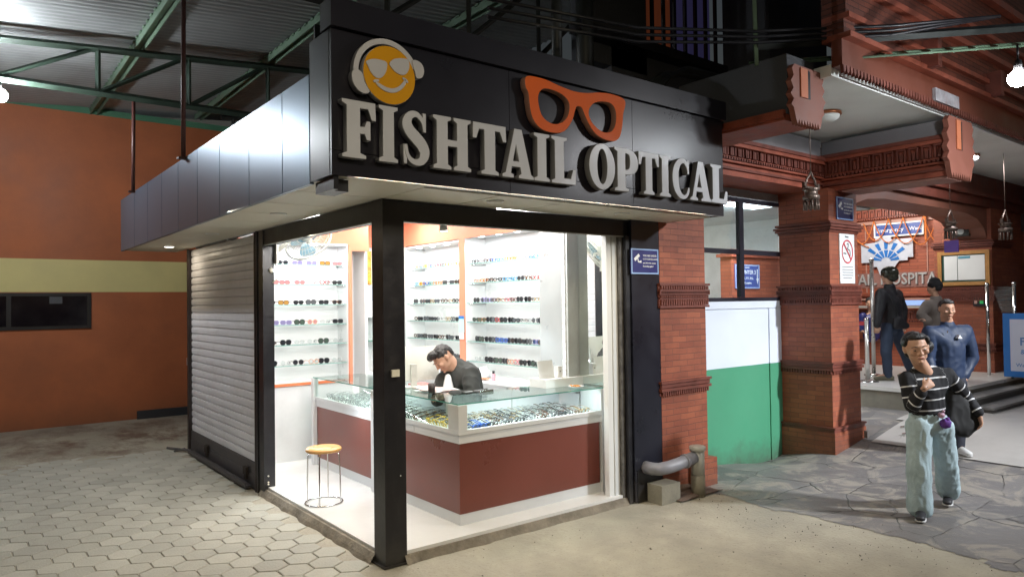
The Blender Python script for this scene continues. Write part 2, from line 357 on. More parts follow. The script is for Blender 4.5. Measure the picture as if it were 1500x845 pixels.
# flagstones: irregular slabs laid beside the concrete apron
def flag_mat():
    m = bpy.data.materials.new('flagstone'); m.use_nodes = True; nt = m.node_tree; N = nt.nodes; L = nt.links; b = N['Principled BSDF']
    tc = N.new('ShaderNodeTexCoord'); mp = N.new('ShaderNodeMapping'); mp.inputs['Scale'].default_value = (1.35, 2.0, 0); mp.inputs['Rotation'].default_value = (0, 0, .35)
    L.new(tc.outputs['Object'], mp.inputs[0])
    n0 = N.new('ShaderNodeTexNoise'); n0.inputs['Scale'].default_value = 1.1; n0.inputs['Detail'].default_value = 3; L.new(mp.outputs[0], n0.inputs['Vector'])
    sc = N.new('ShaderNodeVectorMath'); sc.operation = 'SCALE'; sc.inputs['Scale'].default_value = .35; L.new(n0.outputs[1], sc.inputs[0])
    ad = N.new('ShaderNodeVectorMath'); L.new(mp.outputs[0], ad.inputs[0]); L.new(sc.outputs[0], ad.inputs[1])
    ve = N.new('ShaderNodeTexVoronoi'); ve.feature = 'DISTANCE_TO_EDGE'; ve.inputs['Scale'].default_value = 1; L.new(ad.outputs[0], ve.inputs['Vector'])
    vc = N.new('ShaderNodeTexVoronoi'); vc.inputs['Scale'].default_value = 1; L.new(ad.outputs[0], vc.inputs['Vector'])
    sp = N.new('ShaderNodeSeparateColor'); L.new(vc.outputs['Color'], sp.inputs[0])
    cr = N.new('ShaderNodeValToRGB'); cr.color_ramp.elements[0].color = (.135, .128, .128, 1); cr.color_ramp.elements[1].color = (.185, .175, .172, 1); L.new(sp.outputs[0], cr.inputs[0])
    n1 = N.new('ShaderNodeTexNoise'); n1.inputs['Scale'].default_value = 2.2; n1.inputs['Detail'].default_value = 10; n1.inputs['Roughness'].default_value = .72; n1.inputs['Distortion'].default_value = 1.2
    L.new(tc.outputs['Object'], n1.inputs['Vector'])
    mr = N.new('ShaderNodeMapRange'); mr.inputs[1].default_value = .49; mr.inputs[2].default_value = .58; mr.inputs[4].default_value = .8; L.new(n1.outputs[0], mr.inputs[0])
    mx = N.new('ShaderNodeMix'); mx.data_type = 'RGBA'; mx.inputs[7].default_value = (.31, .28, .24, 1); L.new(mr.outputs[0], mx.inputs[0]); L.new(cr.outputs[0], mx.inputs[6])
    je = N.new('ShaderNodeMapRange'); je.inputs[1].default_value = .002; je.inputs[2].default_value = .014; L.new(ve.outputs['Distance'], je.inputs[0])
    nj = N.new('ShaderNodeTexNoise'); nj.inputs['Scale'].default_value = 1.7; nj.inputs['Detail'].default_value = 5; L.new(tc.outputs['Object'], nj.inputs['Vector'])
    nr = N.new('ShaderNodeMapRange'); nr.inputs[1].default_value = .42; nr.inputs[2].default_value = .60; L.new(nj.outputs[0], nr.inputs[0])
    jm = N.new('ShaderNodeMath'); jm.operation = 'MAXIMUM'; L.new(je.outputs[0], jm.inputs[0]); L.new(nr.outputs[0], jm.inputs[1]); je = jm
    m2 = N.new('ShaderNodeMix'); m2.data_type = 'RGBA'; m2.inputs[6].default_value = (.075, .07, .065, 1); L.new(je.outputs[0], m2.inputs[0]); L.new(mx.outputs[2], m2.inputs[7])
    L.new(m2.outputs[2], b.inputs['Base Color'])
    rr = N.new('ShaderNodeMapRange'); rr.inputs[3].default_value = .3; rr.inputs[4].default_value = .75; L.new(n1.outputs[0], rr.inputs[0]); L.new(rr.outputs[0], b.inputs['Roughness'])
    ma = N.new('ShaderNodeMath'); ma.operation = 'MULTIPLY_ADD'; ma.inputs[1].default_value = .6; L.new(n1.outputs[0], ma.inputs[0]); L.new(je.outputs[0], ma.inputs[2])
    m3 = N.new('ShaderNodeMath'); m3.operation = 'MULTIPLY_ADD'; m3.inputs[1].default_value = .5; L.new(sp.outputs[1], m3.inputs[0]); L.new(ma.outputs[0], m3.inputs[2])
    bp = N.new('ShaderNodeBump'); bp.inputs['Strength'].default_value = .8; bp.inputs['Distance'].default_value = .02; L.new(m3.outputs[0], bp.inputs['Height']); L.new(bp.outputs[0], b.inputs['Normal'])
    return m
fx = [2.9+.025*i for i in range(0, 96)]+[5.3+.25*i for i in range(0, 34)]
fy = [-6+.05*i for i in range(0, 138)]
def fkeep(x, y):
    xb = 3.42 - .10*math.exp(-((y+1.7)/1.2)**2) + .05*math.sin(y*3) + .03*math.sin(y*9.1) + (.15*(y+.1) if y > -.1 else 0)
    if y < -2.6: xb = 3.3+.07*math.sin(y*3)
    xb += .10*noise.noise(Vector((x*1.5, y*2.5, 0)))+.06*noise.noise(Vector((x*9, y*9, 2)))
    return x > xb and y < .46
sheet('flagstone_paving', fx, fy, .000, flag_mat(), fkeep)
PALE = pm('pale_ramp_tile', (.44, .42, .40), .35, var=.06, vs=1.2, dirt=.35, dcol=(.25, .23, .22), ds=1.5)
sheet('ramp_paving', [6.0+.1*i for i in range(20)]+[8+.5*i for i in range(10)], [-6+.1*i for i in range(60)], .012, PALE,
      lambda x, y: x > 6.2+(.9 if y > -.42 else 0)+.05*(y+2) and y < -.30)

# hexagonal pavers left of the shop
def hex_paving():
    mb = MB(); bm = mb.bm; cl = bm.loops.layers.float_color.new('tone')
    R = .127; dx = R*math.sqrt(3); dy = R*1.5; rnd = random.Random(3)
    for j in range(-20, 40):
        for i in range(-32, 2):
            x = i*dx+(dx/2 if j % 2 else 0)-.06; y = j*dy
            if x > -.10 and y > -.05: continue
            if x > .25 or x < -6.2 or y > 7.2 or y < -3.6: continue
            if x > -.06 and y > -.2: continue
            if x > -.15: continue
            nn = .8*noise.noise(Vector((x*.8, y*.8, 5))); sink = .022*ease(4.4, 6.8, y+nn)+.022*ease(4.6, 6.6, -x+nn)
            if sink > .021: continue
            tone = rnd.uniform(.86, 1.08); tz = rnd.uniform(-.0015, .0015)-sink-.0075; sl = rnd.uniform(-.008, .008), rnd.uniform(-.008, .008)
            top = []; mid = []; low = []
            for k in range(6):
                a = math.pi/6+k*math.pi/3+math.pi/3*0
                for L_, r_, z in ((top, R-.0105, .013), (mid, R-.0050, .008), (low, R-.0045, -.01)):
                    px, py = r_*math.cos(a), r_*math.sin(a)
                    L_.append(bm.verts.new((x+px, y+py, z+tz+sl[0]*px+sl[1]*py)))
            fs = [mb._f(top)]
            for A, B in ((top, mid), (mid, low)):
                for k in range(6): fs.append(mb._f([A[k], B[k], B[(k+1) % 6], A[(k+1) % 6]]))
            for f in fs:
                for l in f.loops: l[cl] = (tone, tone, tone, 1)
    m = pm('hex_paver', (.40, .39, .34), .7, var=.12, vs=2, bump=.35, bs=60, dirt=.5, dcol=(.23, .21, .18), ds=.9, rvar=.15)
    nt = m.node_tree; N = nt.nodes; L = nt.links; b = N['Principled BSDF']; src = b.inputs['Base Color'].links[0].from_socket
    at = N.new('ShaderNodeAttribute'); at.attribute_name = 'tone'
    mx = N.new('ShaderNodeMix'); mx.data_type = 'RGBA'; mx.blend_type = 'MULTIPLY'; mx.inputs[0].default_value = 1
    L.new(src, mx.inputs[6]); L.new(at.outputs['Color'], mx.inputs[7]); L.new(mx.outputs[2], b.inputs['Base Color'])
    structure(mk('hexagonal_paving', mb, m))
hex_paving()

# loose grit and crumbs on the bare concrete
rg = random.Random(5); mb = MB()
for i in range(420):
    x = rg.uniform(-.9, 3.3); y = rg.uniform(-3.4, -.06)
    if rg.random() < .35: x = rg.uniform(2.6, 3.6); y = rg.uniform(-2.6, -.3)
    r_ = rg.uniform(.0015, .0055) if i % 19 else rg.uniform(.006, .011)
    mb.ball((x, y, .0), r_, 1, (1, rg.uniform(.6, 1.3), .6), (rg.random(), rg.random(), rg.random()*3))
gr = mk('ground_grit', mb, pm('grit', (.20, .18, .15), .8, var=.4, vs=8)); tag(gr, 'scattered crumbs and grit on the pale concrete in front of the shop', 'grit'); gr['kind'] = 'stuff'
# ------------------------------------------------------------------ orange wall and roof
ow = wthing('orange_wall', 'tall orange rendered wall with a pale yellow band behind the shop', 'wall', (-4, 8.73, 0))
bx('wall', -14, 3.2, 8.73, 8.95, -.1, 2.112, ORANGEW, ow)
bx('upper_wall', -14, 3.2, 8.73, 8.95, 2.63, 5.0, ORANGEW, ow)
bx('painted_band', -14, 3.2, 8.727, 8.95, 2.112, 2.63, BAND, ow)
wn = bx('window_frame', -3.6, -.66, 8.70, 8.725, 1.53, 2.10, pm('dark_window_frame', (.012, .01, .012), .4), ow)
DG = pm('dark_glass', (.010, .009, .013), .08, spec=.8, var=.3)
for a, b in ((-3.5, -2.66), (-2.6, -1.78), (-1.72, -.72)): bx('window_pane', a, b, 8.69, 8.699, 1.585, 2.05, DG, wn)
bx('reflection_patch', -1.23, -1.06, 8.684, 8.688, 1.93, 2.04, pm('dim_reflection', (.09, .09, .10), .6), ow)  # grey patch standing in for a faint paper reflection in the pane
bx('wall_trim', -14, 3.2, 8.715, 8.95, 5.0, 5.10, pm('green_trim', (.08, .22, .13), .5), ow)
bx('dark_plinth', .0, 3.2, 8.66, 8.729, -.1, .13, pm('dark_plinth_paint', (.03, .03, .035), .7), ow)
so = bx('socket_box', .78, .88, 8.66, 8.725, .84, .97, PAPER); tag(so, 'small white electrical box on the orange wall beside the shutter', 'electrical box')

def roofz(x): return 5.16+.088*(x)
mb = MB()
ys = []; y = -3.0
while y < 9.1: ys.append(y); y += .0275
prev = None
for k, y in enumerate(ys):
    dz = (0, .014, .014, 0)[k % 4]
    cur = [mb.bm.verts.new((x, y, roofz(x)+dz+(.03*math.sin(x*1.3)*.1))) for x in (-9, -5, -2, 0, 2, 4.2)]
    if prev:
        for a in range(5): mb._f([prev[a], prev[a+1], cur[a+1], cur[a]])
    prev = cur
rf = wthing('canopy_roof', 'corrugated metal sheet roof over the yard and shop', 'roof', (0, 3, 5.1))
mk('roof_sheet', mb, ROOF, rf)
for x in (-4.2, -2.35, -.62, .98, 2.5):
    # long angle rafters with punched edge, sloping with the sheet
    m_ = MB(); z = roofz(x)-.012
    m_.box(x-.05, x+.05, -2.9, 8.73, z-.03, z-.005); m_.box(x+.045, x+.055, -2.9, 8.73, z-.10, z-.005); m_.box(x-.055, x-.045, -2.9, 8.73, z-.10, z-.005)
    for i in range(58): m_.box(x-.075, x-.056, -2.8+i*.2, -2.72+i*.2, z-.03, z-.012)
    mk('rafter', m_, pm('pale_green_steel', (.16, .24, .17), .5, .2, var=.2, dirt=.4, dcol=(.08, .09, .07)), rf)
def truss(Y, x0, x1, label, mat=GREENST, step=1.15, zb=4.38, off=0):
    t = wthing('roof_truss', label, 'truss', (x0, Y, zb), 'trusses under the canopy roof')
    ztop = lambda x: roofz(x)-.17
    m_ = MB()
    def bar(a, b, s=.028): m_.tube([a, b], s, 4)
    mk('top_chord', MB().tube([(x0, Y, ztop(x0)), (x1, Y, ztop(x1))], .045, 4), mat, t)
    mk('bottom_chord', MB().tube([(x0, Y, zb), (x1, Y, zb)], .045, 4), mat, t)
    x = x0+off
    while x < x1-.1:
        mk('strut', MB().tube([(x, Y, zb), (x, Y, ztop(x))], .03, 4), mat, t)
        if x+step < x1+.3: mk('brace', MB().tube([(x, Y, zb), (x+step-.03, Y, ztop(x+step))], .028, 4), mat, t)
        x += step
    return t
truss(5.0, -6.6, 3.5, 'dark green lattice truss crossing behind the shop over the left yard', off=-.0+.53, step=1.0)
truss(1.2, -.3, 4.2, 'dark lattice truss above the shop sign, half lost in shadow', DARKST, off=.1, step=.9, zb=4.45)
truss(8.1, 1.2, 3.6, 'far dark truss glimpsed past the end of the shop roof', DARKST, off=.2, step=.8, zb=4.45)
for (x, y, z, zt, lab) in ((-.70, 2.61, 3.27, 5.09, 'thick brown hanger rod, the nearer of the two holding the shop canopy'), (-.70, 5.02, 3.27, 4.36, 'thin short hanger rod, the farther of the two holding the shop canopy')):
    t = wthing('hanger_rod', lab, 'rod', (x, y, z), 'rods hanging the shop canopy from the roof')
    mk('rod', MB().cyl((x, y, z-.02), (x+.01, y, zt), .021, seg=10), REDST, t)
    bx('bracket', x-.05, x+.05, y-.03, y+.03, z-.035, z-.015, REDST, t)

# ------------------------------------------------------------------ shop
shop = wthing('optical_shop', 'small corner eyewear shop, brightly lit inside with black corner post', 'shop', (0, 0, 0))
W2, D2 = 2.43, 5.29
fl = bx('floor', .03, W2+.08, .02, 4.4, -.02, .08, MARBLE, shop, .004)
# rough mortar edge under the tiles
def rough_edge(name, p, q, w_, h_):
    mb = MB(); p = Vector(p); q = Vector(q); n = int((q-p).length/.06); d = (q-p).normalized(); o = Vector((d.y, -d.x, 0)); R = []
    for i in range(n+1):
        c = p+(q-p)*i/n; k = noise.noise(c*4)*.02+noise.noise(c*17)*.010
        R.append([mb.bm.verts.new(c+o*0+Vector((0, 0, h_))), mb.bm.verts.new(c+o*(w_*.5+k*.5)+Vector((0, 0, h_+k*.3))), mb.bm.verts.new(c+o*(w_+k)+Vector((0, 0, h_*.4+k*.5))), mb.bm.verts.new(c+o*(w_+.02+k*1.5)+Vector((0, 0, -.01)))])
    for A, B in zip(R, R[1:]):
        for k in range(3): mb._f([A[k], A[k+1], B[k+1], B[k]])
    return mk(name, mb, pm('rough_mortar', (.22, .19, .15), .9, var=.3, vs=9, bump=.8, bs=30, dirt=.6, dcol=(.09, .08, .06), ds=5), shop)
rough_edge('step_edge', (.03, 2.56, 0), (.03, .16, 0), .055, .06)
rough_edge('step_edge', (.15, .02, 0), (2.5, .02, 0), .035, .055)
# corner post
post = mk('corner_post', MB().box(0, .17, 0, .17, .004, 2.6), BLACK, shop, .006)
mk('base_plate', MB().box(-.02, .19, -.02, .19, .0, .012), BLACK, post)
bx('switch_box', .055, .115, -.018, -.001, 1.335, 1.385, CREAM, post, .003)
mk('bolt', MB().cyl((.12, -.001, .63), (.12, -.01, .63), .006), CHROME, post)
# header beams, jambs
hb = mk('header_beam', MB().box(.17, 2.52, .0, .10, 2.45, 2.597), BLACK, shop, .004)
bx('edge_strip', .17, 2.47, -.004, .02, 2.441, 2.449, GREYALU, hb)
hb2 = mk('header_beam', MB().box(.0, .10, .17, 2.54, 2.45, 2.597), BLACK, shop, .004)
bx('edge_strip', -.004, .02, .17, 2.50, 2.441, 2.449, GREYALU, hb2)
j1 = bx('door_jamb', -.01, .10, 2.47, 2.60, .0, 2.597, BLACK, shop, .004)
for z in (.13, .19, .11): mk('bolt', MB().cyl((.03, 2.469, z), (.03, 2.46, z), .008), CREAM, j1)
mk('shutter_guide', MB().box(-.02, .07, 2.625, 2.665, .0, 2.597), BLACK, shop)
bx('door_jamb', 2.30, 2.36, .06, .12, .08, 2.5, WHITE_M, shop, .003)
bx('door_jamb', 2.365, 2.425, .05, .12, .08, 2.5, WHITEP, shop, .003)
bx('shutter_guide', 2.43, 2.46, .01, .09, .0, 2.45, pm('worn_guide', (.16, .15, .14), .45, .5, var=.4, vs=14, dirt=.6, dcol=(.03, .03, .03), ds=12), shop)
bx('shutter_guide', 2.465, 2.515, -.03, .09, .0, 2.45, BLACK, shop)
# black cladded pier right of the opening
pier = bx('clad_pier', 2.52, 2.90, -.05, .17, .01, 2.60, BLACKCLAD, shop, .003)
bx('bottom_panel', 2.55, 2.80, -.055, -.051, .0, .30, BLACK, pier)
# canopy soffit
sf = wthing('shop_canopy', 'pale panelled canopy soffit projecting around the shop', 'canopy', (0, 0, 2.6))
OX, OY, LF, LS = -.68, -.68, 5.96, 3.05
mb = MB(); ZS = 2.60
rows = [0, .62, 1.24, 1.86, 2.48, 3.1, 3.72, 4.34, 4.96, 5.56, LF-.02]
def sp(x0, x1, y0, y1): mb.box(x0+.006, x1-.006, y0+.006, y1-.006, ZS, ZS+.02)
for a, b in zip(rows, rows[1:]): sp(OX+.02, .0, a, b)
sp(OX+.02, 0, OY+.02, 0)
cx = [0, .62, 1.24, 1.86, 2.48, LS-.02]
for a, b in zip(cx, cx[1:]): sp(a, b, OY+.12, 0)
mk('soffit_panel', mb, SOFFIT, sf, .002)
mk('backing', MB().box(OX+.031, -.001, OY+.05, 5.92, 2.622, 2.63).box(0, LS-.04, OY+.05, -.001, 2.622, 2.63), DARKST, sf)
bx('soffit_trim', OX+.25, LS-.03, OY+.03, OY+.09, ZS+.003, ZS+.02, pm('bright_trim', (.6, .6, .6), .3, .6), sf)
for (x, y) in ((-.31, 4.98), (-.31, 3.1), (-.31, 1.2), (.75, -.33), (2.1, -.33)):
    d = wthing('downlight', {4.98: 'lit round downlight at the far end of the canopy soffit', 3.1: 'unlit flush downlight midway along the left soffit', 1.2: 'unlit flush downlight in the left soffit near the post'}.get(y, 'unlit downlight in the front soffit under ' + ('the first word' if x < 1 else 'the second word')), 'downlight', (x, y, 2.6), 'downlights in the canopy soffit')
    mk('rim', MB().lathe((x, y, 2.594), [(.055, 0), (.062, -.003), (.068, .005)], 20), WHITE_M, d)
    mk('diffuser', MB().lathe((x, y, 2.592), [(.05, -.002), (.052, 0)], 20), emat('lit_downlight', (1, .92, .78), 9) if y == 4.98 else CREAM, d)
# fascia: left silver panels, front sign board
lf = wthing('side_fascia', 'long silver metal clad fascia on the left side of the shop', 'fascia', (OX, 2.6, 2.6))
ed = [-.36, .10, .78, 1.52, 2.2, 2.9, 3.6, 4.3, 5.05, LF]
for a, b in zip(ed, ed[1:]):
    mk('cladding_panel', MB().box(OX, OX+.03, a+.006, b-.006, 2.59, 3.26+(-.25 if False else 0)), SILVERCLAD, lf, .002)
bx('end_panel', OX+.03, 0, LF-.03, LF, 2.63, 3.25, SILVERCLAD, lf); bx('top_cap', OX+.03, OX+.12, -.33, LF-.03, 3.20, 3.25, DARKST, lf)
mk('backing_frame', MB().box(OX+.032, OX+.05, -.36, LF-.04, 2.64, 3.2), DARKST, lf)
mk('corner_bracket', MB().box(OX+.02, OX+.14, -.60, -.40, 2.52, 2.59).box(OX+.02, OX+.05, -.66, -.60, 2.52, 2.66), BLACK, lf)
sg = wthing('shop_sign', 'large black sign board reading FISHTAIL OPTICAL in raised grey letters', 'sign', (0, OY, 2.6))
for a, b in ((OX, .62), (.62, 1.86), (1.86, LS)):
    for z0, z1 in ((2.60, 2.74), (2.744, 3.45)): 
        mk('sign_panel', MB().box(a+.002, b-.002, OY, OY+.03, z0, z1), SIGNBLACK, sg, .0015)
mk('top_cap', MB().box(OX-.012, LS+.01, OY-.035, OY+.12, 3.453, 3.62), SIGNBLACK, sg, .003)
bx('side_return', OX, OX+.03, OY+.031, -.37, 2.60, 3.45, SIGNBLACK, sg); bx('side_return', LS-.03, LS, OY+.031, -.1, 2.60, 3.60, SIGNBLACK, sg)
bx('back_panel', OX+.04, LS-.04, -.36, -.34, 2.65, 3.58, DARKST, sg)
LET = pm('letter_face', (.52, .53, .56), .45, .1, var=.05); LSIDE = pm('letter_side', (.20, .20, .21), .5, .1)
def catm(P, n=6, closed=False):
    out = []; m = len(P)
    rng = range(m) if closed else range(m-1)
    for i in rng:
        g = lambda k: P[k % m] if closed else P[max(0, min(m-1, k))]
        p0, p1, p2, p3 = g(i-1), g(i), g(i+1), g(i+2)
        for t in range(n):
            t /= n
            out.append(tuple(.5*((2*p1[a])+(-p0[a]+p2[a])*t+(2*p0[a]-5*p1[a]+4*p2[a]-p3[a])*t*t+(-p0[a]+3*p1[a]-3*p2[a]+p3[a])*t**3) for a in range(len(p1))))
    if not closed: out.append(tuple(P[-1]))
    return out
def band(C):
    # outline of a centre line with a width per point: (u, v, width)
    C = catm(C, 5); A = []; B = []
    for i, (u, v, w_) in enumerate(C):
        a = C[max(0, i-1)]; b = C[min(len(C)-1, i+1)]; dx, dy = b[0]-a[0], b[1]-a[1]; l = math.hypot(dx, dy) or 1
        A.append((u-dy/l*w_/2, v+dx/l*w_/2)); B.append((u+dy/l*w_/2, v-dx/l*w_/2))
    return A+B[::-1]
def ell(cx, cy_, a, b, n=28): return [(cx+a*math.cos(2*math.pi*k/n), cy_+b*math.sin(2*math.pi*k/n)) for k in range(n)]
Istem = [(0, 0), (.42, 0), (.42, .045), (.33, .085), (.33, .915), (.42, .955), (.42, 1), (0, 1), (0, .955), (.09, .915), (.09, .085), (0, .045)]
GL = {
 'I': ([[Istem]], .42),
 'F': ([[[(0, 0), (.44, 0), (.44, .045), (.33, .085), (.33, .44), (.43, .44), (.47, .34), (.53, .34), (.53, .66), (.47, .66), (.43, .55), (.33, .55), (.33, .89), (.50, .89), (.57, .70), (.64, .70), (.63, 1), (0, 1), (0, .955), (.09, .915), (.09, .085), (0, .045)]]], .64),
 'H': ([[[(0, 0), (.40, 0), (.40, .045), (.32, .085), (.32, .45), (.56, .45), (.56, .085), (.48, .045), (.48, 0), (.88, 0), (.88, .045), (.80, .085), (.80, .915), (.88, .955), (.88, 1), (.48, 1), (.48, .955), (.56, .915), (.56, .56), (.32, .56), (.32, .915), (.40, .955), (.40, 1), (0, 1), (0, .955), (.08, .915), (.08, .085), (0, .045)]]], .88),
 'T': ([[[(.19, 0), (.59, 0), (.59, .045), (.51, .085), (.51, .89), (.64, .89), (.71, .70), (.78, .70), (.77, 1), (.01, 1), (0, .70), (.07, .70), (.14, .89), (.27, .89), (.27, .085), (.19, .045)]]], .78),
 'L': ([[[(0, 0), (.66, 0), (.67, .32), (.60, .32), (.53, .11), (.33, .11), (.33, .915), (.42, .955), (.42, 1), (0, 1), (0, .955), (.09, .915), (.09, .085), (0, .045)]]], .67),
 'A': ([[[(0, 0), (.30, 0), (.30, .045), (.22, .085), (.25, .23), (.50, .23), (.535, .085), (.46, .045), (.46, 0), (.88, 0), (.88, .045), (.80, .085), (.54, 1), (.34, 1), (.09, .085), (0, .045)], [(.28, .33), (.475, .33), (.38, .73)]]], .88),
 'P': ([[[(0, 0), (.44, 0), (.44, .045), (.33, .085), (.33, .40)]+catm([(.42, .40), (.62, .45), (.74, .58), (.74, .78), (.64, .93), (.45, 1)], 4)+[(0, 1), (0, .955), (.09, .915), (.09, .085), (0, .045)], [(.33, .50), (.33, .90)]+catm([(.38, .90), (.47, .86), (.50, .72), (.47, .55), (.38, .50)], 4)]], .75),
 'O': ([[ell(.39, .5, .39, .52), ell(.39, .5, .16, .41)]], .78),
 'S': ([[band([(.52, .66, .05), (.49, .80, .06), (.42, .90, .08), (.31, .95, .10), (.18, .90, .14), (.12, .76, .20), (.18, .63, .22), (.32, .51, .23), (.46, .38, .23), (.52, .24, .21), (.46, .10, .15), (.33, .05, .10), (.20, .09, .08), (.12, .20, .06), (.09, .36, .05)])],
        [[(.49, .98), (.55, .98), (.55, .64), (.49, .64)]], [[(.05, .02), (.11, .02), (.11, .36), (.05, .36)]]], .62),
 'C': ([[band([(.62, .66, .05), (.58, .84, .09), (.46, .95, .11), (.30, .92, .14), (.17, .75, .19), (.13, .5, .22), (.17, .25, .19), (.30, .08, .14), (.46, .04, .09), (.58, .12, .07), (.64, .28, .05)])],
        [[(.59, .98), (.65, .98), (.65, .64), (.59, .64)]]], .66),
}
def two_tone(me):
    me.materials.clear(); me.materials.append(LET); me.materials.append(LSIDE)
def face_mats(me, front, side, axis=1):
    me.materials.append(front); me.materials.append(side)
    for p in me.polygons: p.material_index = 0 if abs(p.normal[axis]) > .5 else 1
LX = [('F', -.64, -.43), ('I', -.405, -.285), ('S', -.255, -.065), ('H', -.03, .25), ('T', .27, .54), ('A', .51, .78), ('I', .79, .925), ('L', .95, 1.18), ('O', 1.32, 1.59), ('P', 1.59, 1.85), ('T', 1.86, 2.10), ('I', 2.11, 2.245), ('C', 2.265, 2.49), ('A', 2.50, 2.79), ('L', 2.78, 3.02)]
Z0, HL, YL = 2.70, .33, OY-.035
for ch, x0, x1 in LX:
    groups, wd = GL[ch]; kx = (x1-x0)/wd
    bmj = bmesh.new()
    for gi, g in enumerate(groups):
        me = curve_mesh([[(u*kx, v*HL) for u, v in loop] for loop in g], .05-gi*.003, .003)
        me.transform(Matrix.Translation((x0, YL, Z0)) @ FACE_Y); bmj.from_mesh(me); bpy.data.meshes.remove(me)
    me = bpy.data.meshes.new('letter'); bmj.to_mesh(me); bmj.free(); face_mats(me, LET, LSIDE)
    o = bpy.data.objects.new('letter', me); COL.objects.link(o); o.parent = sg; o.matrix_parent_inverse = WORLDP[sg.name]
def plate(name, splines, depth, y, front, side, parent, bevel=.003):
    me = curve_mesh(splines, depth, bevel); me.transform(Matrix.Translation((0, y, 0)) @ FACE_Y); face_mats(me, front, side)
    o = bpy.data.objects.new(name, me); COL.objects.link(o); o.parent = parent
    if parent.name in WORLDP: o.matrix_parent_inverse = WORLDP[parent.name]
    return o
# orange spectacles emblem
out = catm([(.72, 3.40), (.77, 3.42), (.90, 3.42), (1.02, 3.40), (1.14, 3.385), (1.23, 3.385), (1.32, 3.395), (1.44, 3.42), (1.58, 3.43), (1.70, 3.415), (1.715, 3.37), (1.69, 3.30), (1.68, 3.22), (1.65, 3.12), (1.58, 3.075), (1.46, 3.08), (1.37, 3.12), (1.30, 3.20), (1.255, 3.275), (1.22, 3.285), (1.19, 3.27), (1.15, 3.17), (1.07, 3.08), (.96, 3.055), (.85, 3.07), (.78, 3.13), (.755, 3.22), (.745, 3.30), (.72, 3.34)], 3, True)
h1 = catm([(.83, 3.30), (.88, 3.355), (.98, 3.36), (1.08, 3.335), (1.13, 3.28), (1.11, 3.19), (1.04, 3.13), (.95, 3.115), (.87, 3.15), (.835, 3.22)], 4, True)
h2 = catm([(1.32, 3.27), (1.37, 3.33), (1.46, 3.36), (1.56, 3.36), (1.61, 3.31), (1.61, 3.22), (1.565, 3.145), (1.47, 3.125), (1.38, 3.16), (1.33, 3.21)], 4, True)
plate('spectacles_emblem', [out, h1, h2], .05, OY-.035, pm('orange_acrylic', (.70, .12, .012), .55, var=.05, spec=.2), pm('orange_side', (.30, .16, .12), .5), sg)
# smiling disc with shades and headphones
YEL = pm('yellow_acrylic', (.62, .29, .003), .55, var=.05, spec=.2)
GRYA = pm('grey_acrylic', (.48, .48, .50), .45, var=.04)
face = plate('smiley_disc', [[(-.33+.172*math.cos(t*math.pi/20), 3.222+.172*math.sin(t*math.pi/20)) for t in range(40)]], .044, OY-.032, YEL, GRYA, sg)
def wob(P): return catm(P, 4, True)
plate('shade_lens', [wob([(-.485, 3.275), (-.44, 3.297), (-.385, 3.30), (-.352, 3.29), (-.358, 3.24), (-.385, 3.20), (-.42, 3.19), (-.455, 3.215), (-.475, 3.25)])], .004, OY-.060, GRYA, GRYA, face, .001)
plate('shade_lens', [wob([(-.332, 3.295), (-.30, 3.325), (-.24, 3.34), (-.205, 3.335), (-.20, 3.29), (-.222, 3.25), (-.255, 3.238), (-.295, 3.25), (-.325, 3.275)])], .004, OY-.060, GRYA, GRYA, face, .001)
plate('smile', [band([(-.425, 3.165, .006), (-.405, 3.15, .018), (-.36, 3.132, .024), (-.31, 3.132, .024), (-.265, 3.155, .022), (-.235, 3.19, .018), (-.225, 3.215, .006)])], .004, OY-.060, GRYA, GRYA, face, .001)
plate('smile_corner', [band([(-.44, 3.163, .010), (-.425, 3.172, .014), (-.405, 3.175, .008)])], .004, OY-.0605, GRYA, GRYA, face, .0005)
plate('smile_corner', [band([(-.245, 3.22, .010), (-.225, 3.212, .014), (-.21, 3.198, .008)])], .004, OY-.0605, GRYA, GRYA, face, .0005)
arc = [(-.345+.205*math.cos(t), 3.215+.205*math.sin(t), .028) for t in [rad(a) for a in range(24, 196, 12)]]
hp = plate('headphone_band', [band(arc)], .04, OY-.034, GRYA, LSIDE, sg)
plate('ear_cup', [wob([(-.575, 3.19), (-.55, 3.215), (-.515, 3.20), (-.50, 3.15), (-.47, 3.10), (-.50, 3.085), (-.54, 3.10), (-.57, 3.14)])], .046, OY-.036, GRYA, LSIDE, hp)
plate('ear_cup', [wob([(-.175, 3.335), (-.145, 3.345), (-.11, 3.33), (-.095, 3.29), (-.11, 3.25), (-.145, 3.24), (-.155, 3.27)])], .046, OY-.036, GRYA, LSIDE, hp)

# roller shutter, closed, left side beyond the opening
sh = wthing('roller_shutter', 'closed white slatted roller shutter in a brown frame left of the entrance', 'shutter', (0, 4, 0))
def slats(name, z0, z1, mat, y0=2.70, y1=5.23, x=.02):
    mb = MB(); n = round((z1-z0)/.088); h = (z1-z0)/n
    for k in range(n):
        a = z0+k*h; P = [(0, .0), (-.010, .006), (-.013, h*.5), (-.010, h-.012), (.002, h-.008), (.002, h)]
        R = [[mb.bm.verts.new((x+u, y, a+v)) for u, v in P] for y in (y0, y1)]
        for i in range(len(P)-1): mb._f([R[0][i], R[0][i+1], R[1][i+1], R[1][i]])
        R = [[mb.bm.verts.new((x+.012-u*.5, y, a+v)) for u, v in P] for y in (y0, y1)]
        for i in range(len(P)-1): mb._f([R[0][i], R[0][i+1], R[1][i+1], R[1][i]])
    return mk(name, mb, mat, sh)
slats('shutter_slats', .27, 2.58, SLAT)
